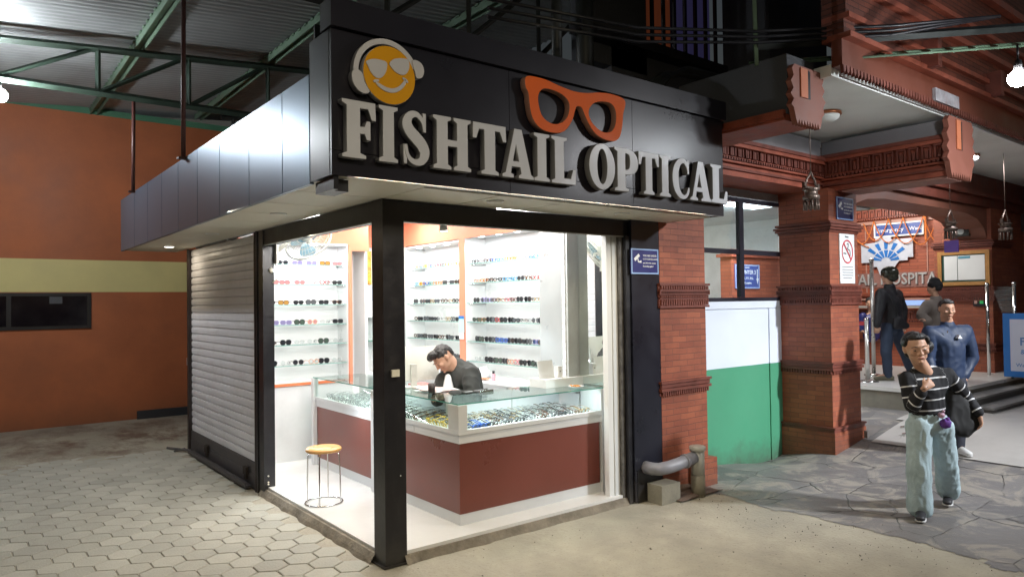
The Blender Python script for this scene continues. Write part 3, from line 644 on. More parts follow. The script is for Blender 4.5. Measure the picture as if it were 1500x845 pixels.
bx('bottom_rail', .0, .03, 2.70, 5.23, .16, .27, SHBOT, sh, .003); bot = bx('bottom_plate', -.006, .03, 2.70, 5.23, .0, .158, SHBOT, sh, .003)
mk('rail_lip', MB().box(-.09, -.02, 2.80, 5.05, .025, .045).box(-.09, -.08, 2.80, 5.05, .045, .07), SHBOT, bot)
for y in (3.0, 4.45): mk('catch', MB().box(-.035, -.007, y-.05, y+.05, .12, .20).box(-.03, -.007, y-.03, y+.03, .07, .12), pm('rusty_catch', (.03, .022, .018), .7, .3), bot)
bx('guide_post', -.025, .05, 2.67, 2.699, 0, 2.59, SHFRAME, sh); bx('guide_post', -.03, .05, 5.232, 5.30, 0, 2.59, SHFRAME, sh)
mk('loose_angle', MB().tube([(-.02, 5.15, .03), (-.22, 5.55, .03)], .015, 4).tube([(-.2, 5.25, .03), (-.05, 5.35, .03)], .012, 4), SHBOT, sh)
# interior walls
bx('ceiling', .02, 2.95, .12, 4.6, 3.0, 3.04, pm('ceiling_tile', (.72, .70, .66), .7, var=.04), shop)
bx('upper_wall', 2.43, 2.47, .18, 4.3, 2.63, 3.0, CORAL, shop); 
bx('upper_wall', .05, 1.62, 3.45, 3.49, 2.58, 3.0, CORAL, shop)
bx('upper_wall', 1.62, 2.43, 4.30, 4.34, 2.63, 3.0, CORAL, shop)
bx('rear_wall', 1.62, 2.8, 4.34, 4.38, .08, 2.63, WHITE_M, shop); bx('return_wall', 1.585, 1.62, 3.49, 4.34, .08, 3.0, WHITE_M, shop)
bx('rear_wall', .04, 1.6, 3.80, 3.84, .08, 2.9, WHITE_M, shop)
bx('lower_wall', .04, 1.585, 3.45, 3.80, .08, .93, WHITEP, shop)
bx('header_wall', .06, 2.95, .12, .16, 2.6, 3.0, WHITEP, shop); bx('header_wall', .05, .09, .16, 5.2, 2.6, 3.0, WHITEP, shop)
bx('outer_wall', 2.88, 2.93, .17, 4.4, .0, 3.1, WHITEP, shop)
bx('lower_wall', 2.44, 2.88, .60, 4.34, .08, .95, WHITE_M, shop)
bx('counter_ledge', 2.30, 2.70, 1.06, 4.2, .951, .975, WHITE_M, shop)
bx('wall_strip', 2.43, 2.455, 2.552, 2.668, .976, 2.63, CORAL, shop); bx('wall_strip', 2.42, 2.45, 1.035, 1.06, .976, 2.66, CORAL, shop)
bx('wall_strip', 2.44, 2.46, 4.00, 4.30, .976, 2.63, WHITE_M, shop)
bx('door_frame', 1.345, 1.385, 3.42, 3.45, .93, 2.58, CORAL, shop); bx('door_lining', 1.385, 1.585, 3.44, 3.46, .08, .97, WHITE_M, shop)
bx('door_head', 1.385, 1.62, 3.425, 3.45, 2.50, 2.58, CORAL, shop)
bx('skirting_strip', .04, 1.345, 3.435, 3.449, .935, .965, pm('orange_strip', (.75, .20, .08), .5), shop)
# mirror, column
mr = wthing('wall_mirror', 'tall mirror on the side wall at the right of the shop reflecting the shutter', 'mirror', (2.42, .35, 1.1))
bx('glass', 2.405, 2.415, .14, .545, 1.06, 2.62, MIRROR, mr); bx('backing', 2.416, 2.44, .13, .55, .1, 2.63, WHITEP, mr)
cl_ = wthing('wall_column', 'boxed grey aluminium column between the mirror and the shelves', 'column', (2.35, .8, .08))
bx('side_panel', 2.285, 2.42, .585, .99, .976, 2.65, GREYALU, cl_, .002)
bx('front_panel', 2.27, 2.425, .555, .584, .976, 2.65, pm('pale_aluminium', (.60, .63, .62), .35, .4), cl_, .002)
bx('edge_trim', 2.262, 2.284, .585, .63, .976, 2.65, pm('bright_edge', (.8, .82, .82), .25, .4), cl_, .002)
# ------------------------------------------------------------------ cabinets
# every cabinet is written in a local frame: u along the shelf (left to right for the viewer), d = depth into the wall
def cabinet(label, org, ax, u0, u1, z0, z1, depth, shelves):
    c = thing('wall_cabinet', label, 'cabinet', org, ax)
    def B(n, a0, a1, b0, b1, c0, c1, m, p=None, bev=0): return bx(n, a0, a1, b0, b1, c0, c1, m, p or c, bev)
    B('back_panel', u0, u1, depth, depth+.012, z0, z1, WHITE_M)
    B('side_panel', u0-.02, u0, .0, depth+.012, z0, z1, WHITE_M); B('side_panel', u1, u1+.02, .0, depth+.012, z0, z1, WHITE_M)
    tp = B('top_panel', u0-.02, u1+.02, .0, depth+.012, z1, z1+.02, WHITE_M); B('bottom_panel', u0-.02, u1+.02, .0, depth+.012, z0-.025, z0, WHITE_M)
    k = u0+.22
    while k < u1-.1:
        mk('spotlight', MB().lathe((k, .09, z1-.004), [(.036, .0), (.034, -.003), (.028, .003)], 16), emat('cabinet_led', (.95, .98, 1), 7), tp); k += .34
    for z in shelves:
        s_ = B('shelf', u0+.002, u1-.002, .02, depth-.01, z-.008, z, glass_mat('shelf_glass', (.965, .99, .985), .3) if 'shelf_glass' not in MATS else MATS['shelf_glass'])
        B('glass_edge', u0+.002, u1-.002, .016, .0195, z-.009, z, pm('shelf_edge', (.22, .42, .38), .2), s_)
        for a in (u0+.012, u1-.012): mk('bracket', MB().cyl((a, .05, z-.012), (a, depth, z-.012), .005, seg=6), CHROME, s_)
    return c
SH = [2.325, 2.095, 1.86, 1.63, 1.40, 1.165]
FZ = rad(-90)   # frame rotated so that local +y (into the wall) is world +X
cabL = cabinet('white lit wall cabinet of sunglasses at the back left behind the fan', (0, 3.45, 0), 0, .06, 1.335, .975, 2.56, .28, SH)
cabM = cabinet('white lit wall cabinet left of the coral strip, behind the seated seller', (2.44, 0, 0), FZ, -3.99, -2.67, .985, 2.60, .30, SH)
cabR = cabinet('white lit wall cabinet right of the coral strip, beside the grey column', (2.44, 0, 0), FZ, -2.55, -1.06, .985, 2.64, .30, SH)

# ------------------------------------------------------------------ eyewear
def shape_pts(kind, n=14):
    P = []
    for k in range(n):
        t = 2*math.pi*k/n; c, s_ = math.cos(t), math.sin(t)
        if kind == 'round': P.append((.024*c, .024*s_))
        elif kind == 'square': P.append((.027*math.copysign(abs(c)**.55, c), .021*math.copysign(abs(s_)**.6, s_)))
        elif kind == 'pilot': P.append((.028*math.copysign(abs(c)**.8, c)*(1-.12*(s_ < 0)*abs(s_)), .025*s_-(.004 if s_ < 0 else 0)+.003))
        else: P.append((.027*math.copysign(abs(c)**.7, c)*(1 if s_ > -.3 else .86), .020*s_*(1.05 if s_ < 0 else .95)))
    return P
FM, LM = {}, {}
def frame_mesh(kind, thin):
    k = (kind, thin)
    if k in FM: return FM[k]
    mb = MB(); P = shape_pts(kind); t = .0035 if thin else .0062; dpt = .003 if thin else .004
    for sx in (-1, 1):
        cx_ = sx*.034; R = []
        for (u, v) in P:
            l = math.hypot(u, v) or 1; a = (u*(1+t/l), v*(1+t/l)); ring = [(cx_+u, -dpt, v), (cx_+a[0], -dpt, a[1]), (cx_+a[0], dpt, a[1]), (cx_+u, dpt, v)]
            R.append([mb.bm.verts.new((x, y, z+.026)) for x, y, z in ring])
        for i in range(len(R)):
            A, B = R[i], R[(i+1) % len(R)]
            for q in range(4): mb._f([A[q], A[(q+1) % 4], B[(q+1) % 4], B[q]])
        x = sx*.066
        r_ = .0022 if thin else .0038
        mb.tube([(sx*.058, -.001, .037), (x, .0, .037), (x+sx*.002, .02, .037), (x+sx*.001, .10, .034), (x-sx*.004, .135, .020), (x-sx*.006, .145, .008)], r_, 5)
    mb.tube([(-.012, 0, .031), (-.005, -.002, .035), (.005, -.002, .035), (.012, 0, .031)], .0020 if thin else .0035, 5)
    finish(mb.bm); me = bpy.data.meshes.new('spectacle_frame'); mb.bm.to_mesh(me); mb.bm.free(); me.materials.append(BLACK); FM[k] = me; return me
def lens_mesh(kind):
    if kind in LM: return LM[kind]
    mb = MB(); mb.prism(shape_pts(kind), lambda u, v, k: Vector((u, -.0016+.0024*k, v+.026))); finish(mb.bm)
    me = bpy.data.meshes.new('lens'); mb.bm.to_mesh(me); mb.bm.free(); me.materials.append(BLACK); LM[kind] = me; return me
FC = {'black': (.010, .010, .012), 'dark grey': (.05, .05, .055), 'brown': (.10, .04, .02), 'tortoiseshell': (.16, .075, .02), 'pink': (.62, .22, .26), 'rose': (.45, .12, .15),
      'red': (.45, .03, .03), 'blue': (.02, .10, .45), 'sky blue': (.08, .35, .62), 'yellow': (.75, .50, .04), 'orange': (.75, .22, .03), 'silver': (.42, .42, .44), 'gold': (.55, .36, .14), 'lilac': (.30, .26, .48), 'teal': (.04, .30, .28), 'clear': (.62, .64, .64), 'peach': (.72, .42, .30)}
LC = {'dark': (.020, .022, .026), 'grey': (.10, .11, .12), 'green tinted': (.06, .09, .07), 'brown tinted': (.16, .085, .035), 'amber': (.40, .22, .05), 'blue tinted': (.06, .10, .22), 'violet tinted': (.22, .20, .36), 'rose tinted': (.45, .22, .22)}
FMAT = {k: pm('frame_'+k.replace(' ', '_'), v, .3, .7 if k in ('silver', 'gold') else 0, var=.15, vs=60) for k, v in FC.items()}
LMAT = {k: pm('lens_'+k.replace(' ', '_'), v, .12, var=.1) for k, v in LC.items()}; LMAT['clear'] = LENSG
ORD = ['first', 'second', 'third', 'fourth', 'fifth', 'sixth', 'seventh', 'eighth', 'ninth', 'tenth', 'eleventh', 'twelfth', 'thirteenth', 'fourteenth', 'fifteenth', 'sixteenth', 'seventeenth', 'eighteenth', 'nineteenth', 'twentieth', 'twenty-first', 'twenty-second', 'twenty-third', 'twenty-fourth', 'twenty-fifth']
NG = [0]
def glasses(loc, rz, kind, fc, lc, label, group, tilt=0, scale=1.0):
    thin = fc in ('silver', 'gold', 'clear')
    sun = lc != 'clear'
    o = bpy.data.objects.new('sunglasses' if sun else 'spectacles', frame_mesh(kind, thin)); COL.objects.link(o)
    o.material_slots[0].link = 'OBJECT'; o.material_slots[0].material = FMAT[fc]
    o.location = loc; o.rotation_euler = (tilt, 0, rz); o.scale = (scale,)*3
    tag(o, label, 'sunglasses' if sun else 'glasses', group)
    for sx in (-1, 1):
        l = bpy.data.objects.new('lens', lens_mesh(kind)); COL.objects.link(l); l.parent = o; l.location = (sx*.034, 0, 0)
        l.material_slots[0].link = 'OBJECT'; l.material_slots[0].material = LMAT[lc]
    NG[0] += 1
    return o
KD = {'round': 'round', 'square': 'square', 'pilot': 'teardrop', 'cat': 'soft square'}
SN = ['top', 'second', 'third', 'fourth', 'fifth', 'bottom']
def shelf_row(cab, si, specs, u0, u1, org, ax, side, sc=1.0, y=.10, jit=.012):
    n = len(specs); R = Matrix.Rotation(ax, 4, 'Z'); rnd = random.Random(si*31+len(side)*7)
    for i, (kind, fc, lc) in enumerate(specs):
        u = u0+(u1-u0)*(i+.5)/n+rnd.uniform(-1, 1)*jit
        p = Vector(org)+R @ Vector((u, y+rnd.uniform(-.02, .02), SH[si]+.001))
        desc = f"{fc} {KD[kind]} " + (f"sunglasses, {lc} lenses" if lc != 'clear' else 'spectacles') + f", {ORD[i]} from left, {SN[si]} shelf, {side}"
        glasses(p, ax+rnd.uniform(-.16, .16), kind, fc, lc, desc, f'eyewear on the shelves of the {side}', scale=sc)
def S(txt):
    # compact rows: kind/frame/lens triples separated by spaces
    K = dict(r='round', s='square', p='pilot', c='cat')
    F = dict(k='black', g='dark grey', b='brown', t='tortoiseshell', p='pink', o='rose', r='red', u='blue', y='sky blue', w='yellow', n='orange', s='silver', d='gold', l='lilac', e='teal', c='clear', h='peach')
    Ls = dict(d='dark', g='grey', n='green tinted', b='brown tinted', a='amber', u='blue tinted', v='violet tinted', o='rose tinted', c='clear')
    return [(K[a[0]], F[a[1]], Ls[a[2]]) for a in txt.split()]
left = ["cpc sgg slv sdb cpo", "coo coo slv cpc cpc cgd", "kk", "", "", ""]
left = ["cpc cgd slv slv sta cpo", "coo coo cpo scc crc ckd", "ckd sta ckd pgg skd cbd", "slv slv pkn rho scc sgd", "cbg pkd ccc rcc pgn rcc", "pkd rcc rgd rhc pgd rcc"]
for i, row in enumerate(left): shelf_row(cabL, i, S(row), .36+.02*(i % 2), 1.33, (0, 3.45, 0), 0, 'left cabinet', sc=.98, jit=.012)
mid = ["cnc cyc swu cue crc cgc snc cnc cwc", "cyc swa cuc cec snc cnc skd skg rgd rkd", "pgd rbg skd rdc cgg rbc rdc rkc pgd", "cbc skd pgg skd ckg rcc rdc rgc skd csc", "cbc skg pkd sgg skd cbc pkd sgg sgd pkd", "skd pgg skd"]
mid = [r.replace('cue', 'cuc').replace('swu', 'swc') for r in mid]
for i, row in enumerate(mid):
    if i < 5: shelf_row(cabM, i, S(row), -3.94, -2.69, (2.44, 0, 0), FZ, 'middle cabinet', sc=.95)
    else: shelf_row(cabM, i, S(row), -3.2, -2.69, (2.44, 0, 0), FZ, 'middle cabinet', sc=.95)
right = ["ckc csc cbc cuc cyc swc cnc cdc csc cuc cyc cwc cwc", "chc cnc ckc cgc ckc cyc cyc rgd rtc cro cro pkv", "pgd plg slg cbc cdc cpc cbc pgd pgd cdc cdc pkd", "cgn ctn pkd pgg cro pkd pgd ckg ccc csc pcg pkd pgd", "pkd pkn pgd pgg suu suu pgd pgd skd pgg slu sbg pkd", "rcc rcc pkd pkd pgn pgd rhc rpc pkd pkd skn pgg sdg"]
fix = lambda r: ' '.join(a.replace('cro', 'crc') if a == 'cro' else a for a in r.split())
for i, row in enumerate(right): shelf_row(cabR, i, S(fix(row)), -2.51, -1.09, (2.44, 0, 0), FZ, 'right cabinet', sc=.95)

# ------------------------------------------------------------------ display counter
ct = wthing('display_counter', 'L shaped glass topped display counter with brown red front panels', 'counter', (.78, .23, .08))
X0, Y0, X1, Y1, DP = .78, .23, 2.43, 3.12, .56
CF = pm('counter_frame_white', (.72, .73, .74), .35, .1, var=.03)
bx('plinth', X0+.01, X1-.05, Y0+.01, Y0+DP, .08, .17, CF, ct); bx('plinth', X0+.01, X0+DP, Y0+DP, Y1, .08, .17, CF, ct)
bx('front_panel', X0+.006, X1-.08, Y0+.006, Y0+.03, .17, .73, REDPANEL, ct); bx('front_panel', X0+.006, X0+.03, Y0+.031, 1.60, .17, .73, REDPANEL, ct)
bx('front_panel', X0+.006, X0+.03, 1.70, Y1-.05, .17, .73, REDPANEL, ct)
bx('back_panel', X0+DP, X1, Y0+DP-.02, Y0+DP, .17, .84, CF, ct); bx('back_panel', X0+DP-.02, X0+DP, Y0+DP, Y1, .17, .84, CF, ct)
mk('display_deck', MB().box(X0, X1, Y0, Y0+DP, .73, .80).box(X0, X0+DP, Y0+DP, Y1, .73, .80), CF, ct, .003)
mk('frame_rail', MB().box(X0-.012, X1, Y0-.012, Y0+.018, .80, .835).box(X0-.012, X0+.018, Y0+.018, Y1, .80, .835), CF, ct, .003)
for (a, b) in ((X0-.010, Y0-.010), ): bx('frame_post', a, a+.085, b, b+.022, .835, 1.035, CF, ct, .003); bx('frame_post', a, a+.022, b+.023, b+.15, .835, 1.035, CF, ct, .003)
bx('frame_post', X1-.06, X1, Y0-.008, Y0+.02, .08, 1.035, CF, ct, .003); bx('frame_post', X0-.05, X0+.02, 1.60, 1.665, .08, 1.035, CF, ct, .003)
bx('frame_post', X0-.03, X0+.03, Y1-.03, Y1+.03, .08, 1.035, CF, ct, .003); bx('frame_post', X0+.24, X0+.28, Y0+DP-.04, Y0+DP-.0, .835, 1.035, CF, ct); bx('frame_post', X0+.95, X0+.99, Y0+DP-.04, Y0+DP, .835, 1.035, CF, ct)
mk('glass_front', MB().box(X0+.078, X1-.062, Y0-.002, Y0+.004, .836, 1.04), GLASS, ct); mk('glass_front', MB().box(X0-.002, X0+.004, Y0+.15, 1.598, .836, 1.04).box(X0-.002, X0+.004, 1.667, Y1-.03, .836, 1.04), GLASS, ct)
tg = glass_mat('counter_top_glass', (.84, .95, .91), .9, .015)
gt = mk('glass_top', MB().box(X0-.01, X1, Y0-.01, Y0+DP, 1.041, 1.049).box(X0-.01, X0+DP, Y0+DP+.001, Y1+.02, 1.041, 1.049), tg, ct)
mk('glass_edge', MB().box(X0-.012, X1, Y0-.0125, Y0-.0105, 1.040, 1.050).box(X0-.0125, X0-.0105, Y0-.01, Y1+.02, 1.040, 1.050), GLASSEDGE, gt)
bx('rear_panel', X0+.30, X1-.1, Y0+DP-.022, Y0+DP-.005, .84, 1.035, WHITEP, ct); bx('rear_panel', X0+DP-.02, X0+DP-.005, Y0+DP, Y1, .84, 1.035, WHITEP, ct)
WHITELIN = pm('display_lining', (.85, .85, .85), .6, var=.03)
bx('display_lining', X0+.03, X1-.03, Y0+.03, Y0+DP-.03, .801, .812, WHITELIN, ct); bx('display_lining', X0+.03, X0+DP-.03, Y0+DP-.03, Y1-.03, .801, .812, WHITELIN, ct)
# eyewear laid in rows inside the counter: 125 individual pairs, the nearest; the rest as one mass
rnd = random.Random(11); rows = ['front', 'second', 'third', 'fourth', 'fifth', 'rear']
k = 0
fchoice = ['black', 'dark grey', 'silver', 'silver', 'clear', 'clear', 'tortoiseshell', 'silver', 'clear', 'dark grey', 'silver', 'silver', 'gold', 'brown']
for r_ in range(5):
    n = 17
    for i in range(n):
        x = X0+.12+(X1-X0-.26)*(i+.5*(r_ % 2)+.3)/n; y_ = Y0+.075+r_*.088
        fc = rnd.choice(fchoice)
        if r_ == 0 and i in (1, 2): fc = 'blue'
        if r_ >= 3 and i in (4, 5): fc = 'gold'
        kd = rnd.choice(['round', 'square', 'pilot', 'cat'])
        lc = 'clear' if rnd.random() < .85 or fc in ('silver', 'gold', 'clear') else 'grey'
        if fc == 'blue': lc = 'blue tinted'
        glasses((x, y_, .813), rnd.uniform(-.22, .22)+.25, kd, fc, lc, f"{fc} {KD[kd]} frame, {ORD[i]} from left, {rows[r_]} row, front counter case", 'frames laid out in the front counter', tilt=.35, scale=.92)
for r_ in range(3):
    n = 11
    for i in range(n):
        y_ = Y0+.20+(1.30)*(i+.5*(r_ % 2)+.1)/n; x = X0+.075+r_*.10
        fc = rnd.choice(fchoice); lc = 'clear'
        if r_ == 0 and i < 4: fc = rnd.choice(['yellow', 'gold', 'yellow', 'orange']); lc = 'clear'
        kd = rnd.choice(['round', 'square', 'pilot', 'cat'])
        glasses((x, y_, .813), FZ+rnd.uniform(-.25, .25)-.25, kd, fc, lc, f"{fc} {KD[kd]} frame, {ORD[i]} from corner, {rows[r_]} row, counter's left wing", 'frames laid out in the left wing of the counter', tilt=.35, scale=.92)
# the far rest of the left wing, too many and too small to tell apart
mb = MB()
for i in range(70):
    x = X0+.06+rnd.random()*.42; y_ = 1.72+rnd.random()*1.3
    if True:
        M_ = Matrix.Translation((x, y_, .813)) @ Euler((.3, 0, FZ+rnd.uniform(-.5, .5))).to_matrix().to_4x4()
        me = frame_mesh(rnd.choice(['round', 'square', 'cat']), True).copy(); me.transform(M_); mb.bm.from_mesh(me); bpy.data.meshes.remove(me)
o = mk('spectacle_pile', mb, FMAT['silver']); tag(o, 'dense spread of small frames in the far wing of the counter', 'glasses'); o['kind'] = 'stuff'

# ------------------------------------------------------------------ things in the shop
st = thing('stool', 'round wooden topped stool with thin chrome legs by the shop step', 'stool', (.23, 1.60, .08), .3)
mk('seat', MB().lathe((0, 0, .455), [(.10, 0), (.150, .006), (.160, .018), (.158, .030), (.146, .040), (.05, .043)], 32), WOODL, st)
for a in (35, 125, 215, 305):
    c, s_ = math.cos(rad(a)), math.sin(rad(a))
    mk('leg', MB().tube([(.10*c, .10*s_, .452), (.128*c, .128*s_, .448), (.142*c, .142*s_, .42), (.150*c, .150*s_, .02), (.150*c, .150*s_, .006)], .006, 8), CHROME, st)
mk('base_ring', MB().tube([(.165*math.cos(2*math.pi*k/32), .165*math.sin(2*math.pi*k/32), .008) for k in range(32)], .006, 6, True), CHROME, st)

# wall fan
def fan():
    f = wthing('wall_fan', 'white wall fan with pale blue blades under the left header', 'fan', (.09, 2.45, 2.40))
    CR = pm('fan_ivory', (.50, .50, .45), .35, var=.04); BL = glass_mat('fan_blade_blue', (.50, .70, .78), .25, .15)
    bx('wall_plate', .101, .125, 2.40, 2.52, 2.27, 2.52, CR, f, .006)
    mk('arm', MB().tube([(.12, 2.46, 2.38), (.19, 2.44, 2.45), (.25, 2.41, 2.51)], .022, 10), CR, f)
    n = Vector((.62, .42, -.55)).normalized(); c = Vector((.40, 2.33, 2.50)); q = n.to_track_quat('Z', 'Y').to_matrix().to_4x4(); M_ = Matrix.Translation(c) @ q
    mb = MB(); mb.lathe((0, 0, -.15), [(.03, 0), (.055, .015), (.06, .07), (.05, .11), (.03, .12)], 16); mb.bm.transform(M_); mk('motor', mb, CR, f)
    mb = MB()
    for k in range(3):
        a0 = k*2*math.pi/3; P = []
        for r_, wd, tw in ((.03, .03, .03), (.08, .10, .028), (.14, .15, .022), (.19, .15, .016), (.218, .09, .012)):
            P.append([(r_, -wd*.5+.03, tw), (r_, wd*.5+.03, -tw)])
        V = [[mb.bm.verts.new(Matrix.Rotation(a0, 4, 'Z') @ Vector(p)) for p in row] for row in P]
        for A, B in zip(V, V[1:]): mb._f([A[0], A[1], B[1], B[0]])
    mb.bm.transform(M_); bl = mk('blade', mb, pm('fan_blade', (.16, .30, .38), .3, var=.03), f)
    mb = MB().ball((0, 0, .01), .035, 2, (1, 1, .6)); mb.bm.transform(M_); mk('hub', mb, CR, f)
    mb = MB()
    for r_, z in ((.245, 0), (.235, .03), (.19, .055), (.12, .068), (.05, .07), (.235, -.03), (.17, -.055), (.09, -.065)):
        mb.tube([(r_*math.cos(t*math.pi/20), r_*math.sin(t*math.pi/20), z) for t in range(40)], .009 if abs(z) < .01 else .003, 5, True)
    for k in range(40):
        a = k*math.pi/20; c_, s_ = math.cos(a), math.sin(a)
        mb.tube([(.05*c_, .05*s_, .07), (.12*c_, .12*s_, .068), (.19*c_, .19*s_, .055), (.235*c_, .235*s_, .03), (.245*c_, .245*s_, 0), (.235*c_, .235*s_, -.03), (.17*c_, .17*s_, -.055), (.09*c_, .09*s_, -.065)], .0018, 3)
    mb.bm.transform(M_); mk('cage', mb, CR, f)
    mk('power_cable', MB().tube([(.11, 2.44, 2.27), (.10, 2.43, 2.2), (.12, 2.42, 2.12), (.08, 2.46, 2.08)], .006, 6).ball((.07, 2.46, 2.20), .03, 1), CREAM, f)
fan()
# tube light, downlights, track lamps
t = wthing('tube_light', 'lit white tube light on the coral wall above the left cabinet', 'light', (1.45, 3.41, 2.86))
bx('fitting', .98, 1.62, 3.42, 3.449, 2.84, 2.89, WHITE_M, t); mk('tube', MB().cyl((.99, 3.405, 2.86), (1.61, 3.405, 2.86), .014, seg=10), emat('tube_glow', (1, .98, .95), 14), t)
for x, y in ((2.2, 2.6), (2.2, 3.5), (1.25, 2.2)):
    d = wthing('ceiling_light', f"round lit ceiling downlight {'nearest the coral side wall' if y == 2.6 else 'at the rear of the side wall' if y == 3.5 else 'over the middle of the shop'}", 'light', (x, y, 3.0), 'downlights in the shop ceiling')
    mk('rim', MB().lathe((x, y, 2.992), [(.07, 0), (.085, -.004), (.09, .007)], 20), WHITE_M, d); mk('diffuser', MB().lathe((x, y, 2.990), [(.066, -.002), (.068, 0)], 20), emat('down_glow', (1, .98, .95), 12), d)
for x, y, lab in ((.20, .45, 'small black spotlight hanging inside the left header beside the post'), (.60, .16, 'small grey spotlight hanging under the front header near the post')):
    t = wthing('spotlight', lab, 'light', (x, y, 2.6), 'small spotlights behind the headers')
    mk('stem', MB().cyl((x, y, 2.61), (x, y, 2.50), .008), GREYALU, t); mk('lamp_head', MB().cyl((x, y, 2.52), (x+.02, y+.01, 2.42), .022, .034, 14), DARKST if x < .3 else GREYALU, t)
    mk('lens', MB().cyl((x+.021, y+.011, 2.419), (x+.022, y+.012, 2.414), .028, seg=14), emat('spot_glow', (1, .97, .9), 6), t)
# poster, inner shelf
po = wthing('poster', 'orange and yellow food poster on the back wall beside the left cabinet', 'poster', (1.85, 4.3, 2.3))
mb = MB(); mb.prism([(1.78, 2.12), (2.10, 2.12), (2.10, 2.58), (1.80, 2.56)], lambda u, v, k: Vector((u, 4.335-.012*k, v)))
mk('sheet', mb, pm('poster_print', (.85, .35, .05), .4, var=.7, vs=14, dirt=.7, dcol=(.85, .62, .2), ds=9), po)
sm_ = wthing('small_shelf_unit', 'white inner shelf unit glimpsed between the left cabinet and the post', 'shelf', (1.9, 4.2, .08))
bx('upper_box', 1.66, 2.35, 4.1, 4.33, 1.68, 1.9, WHITEP, sm_); bx('shelf', 1.66, 2.35, 4.12, 4.33, 1.36, 1.37, GLASSEDGE, sm_); bx('cupboard', 1.64, 2.38, 4.05, 4.33, .08, .95, WHITE_M, sm_)
bx('tinted_panel', 1.66, 2.35, 4.32, 4.33, 1.9, 2.1, pm('pale_blue_panel', (.45, .52, .62), .4), sm_)
glasses((1.80, 4.2, 1.372), 0, 'cat', 'black', 'dark', 'lone black sunglasses on the small inner shelf beside the post', 'eyewear on the small inner shelf')
# monitor on the counter
mn = thing('monitor', 'back of a white computer monitor standing on the left wing of the counter', 'monitor', (1.10, 1.50, 1.05), rad(-12))
GW = pm('monitor_shell', (.55, .57, .53), .3, var=.03)
mb = MB(); Rm = Matrix.Rotation(rad(-10), 4, 'X'); mb.box(-.27, .27, -.012, .012, .06, .39, Rm); mk('shell', mb, GW, mn, .006)
mb = MB(); mb.box(-.26, .26, .0125, .014, .075, .38, Rm); mk('screen', mb, pm('screen_blue', (.3, .4, .55), .2, emit=.6, ecol=(.7, .8, 1)), mn)
mk('stand', MB().box(-.03, .03, -.04, -.013, .0, .22).box(-.10, .10, -.09, .08, .0, .012), GW, mn, .003)
ppl = wthing('paper_stack', 'loose pink and white papers on the counter beside the monitor', 'papers', (1.18, 1.2, 1.05))
for i in range(7):
    a = rnd.uniform(-.5, .5); M_ = Matrix.Translation((1.12+rnd.uniform(-.05, .12), 1.22+rnd.uniform(-.12, .12), 1.051+i*.0022)) @ Matrix.Rotation(a, 4, 'Z')
    mk('sheet', MB().box(-.105, .105, -.148, .148, 0, .0018, M_), PAPER if i % 2 else pm('pink_paper', (.75, .50, .48), .6), ppl)
nb = wthing('red_folder', 'flat red folder on the counter behind the papers', 'folder', (1.3, 1.55, 1.05)); mk('cover', MB().box(1.16, 1.34, 1.42, 1.70, 1.05, 1.062), pm('red_cover', (.50, .10, .07), .5), nb, .002)
cp = wthing('pen_cup', 'small dark round cup on the counter beside the black post', 'cup', (.99, .98, 1.05)); mk('cup_body', MB().lathe((.99, .98, 1.05), [(.028, 0), (.032, .002), (.034, .085), (.030, .085), (.028, .01)], 18), pm('dark_cup', (.03, .02, .02), .4), cp)
ph = wthing('calculator', 'flat dark handheld device lying on the counter before the seller', 'calculator', (1.23, .80, 1.05)); mk('case', MB().box(1.18, 1.28, .72, .78, 1.05, 1.060), DARKST, ph, .002); mk('keypad', MB().box(1.19, 1.27, .727, .755, 1.0605, 1.063), GREYALU, ph)
trp = wthing('fitting_tray', 'small pale metal tray on the counter before the seller', 'tray', (1.3, .7, 1.05)); mk('tray_body', MB().box(1.30, 1.46, .68, .77, 1.05, 1.058).box(1.30, 1.46, .68, .685, 1.058, 1.07).box(1.30, 1.46, .765, .77, 1.058, 1.07), CHROME, trp)
bt_ = wthing('small_bottle', 'small pink bottle with a dark cap on the white ledge', 'bottle', (2.40, 1.95, .976)); mk('bottle_body', MB().lathe((2.40, 1.95, .976), [(.02, 0), (.022, .005), (.022, .065), (.012, .078)], 14), pm('pink_bottle', (.72, .35, .42), .3), bt_); mk('cap', MB().cyl((2.40, 1.95, 1.055), (2.40, 1.95, 1.085), .014), BLACK, bt_)
bag_ = wthing('plastic_bag', 'crumpled white plastic bag on the ledge behind the seller', 'bag', (2.40, 2.25, .976))
mb = MB().ball((2.45, 2.2, 1.03), .085, 3, (.6, 1.3, .9))
for v in mb.bm.verts: v.co += Vector(noise.noise_vector(v.co*14))*.03; v.co.z = max(v.co.z, .977)
mk('bag_body', mb, pm('white_plastic', (.72, .76, .80), .35), bag_)
og = wthing('orange_cloth', 'crumpled orange cloth on the white ledge right of the seller', 'cloth', (2.36, 2.1, .976))
mb = MB()
G = [[mb.bm.verts.new((2.31+.012*i, 1.98+.02*j, .980+.014*(1+noise.noise(Vector((i*.6, j*.4, 3)))))) for j in range(9)] for i in range(8)]
for i in range(7):
    for j in range(8): mb._f([G[i][j], G[i+1][j], G[i+1][j+1], G[i][j+1]])
mk('cloth_body', mb, pm('orange_fabric', (.75, .25, .08), .7), og)
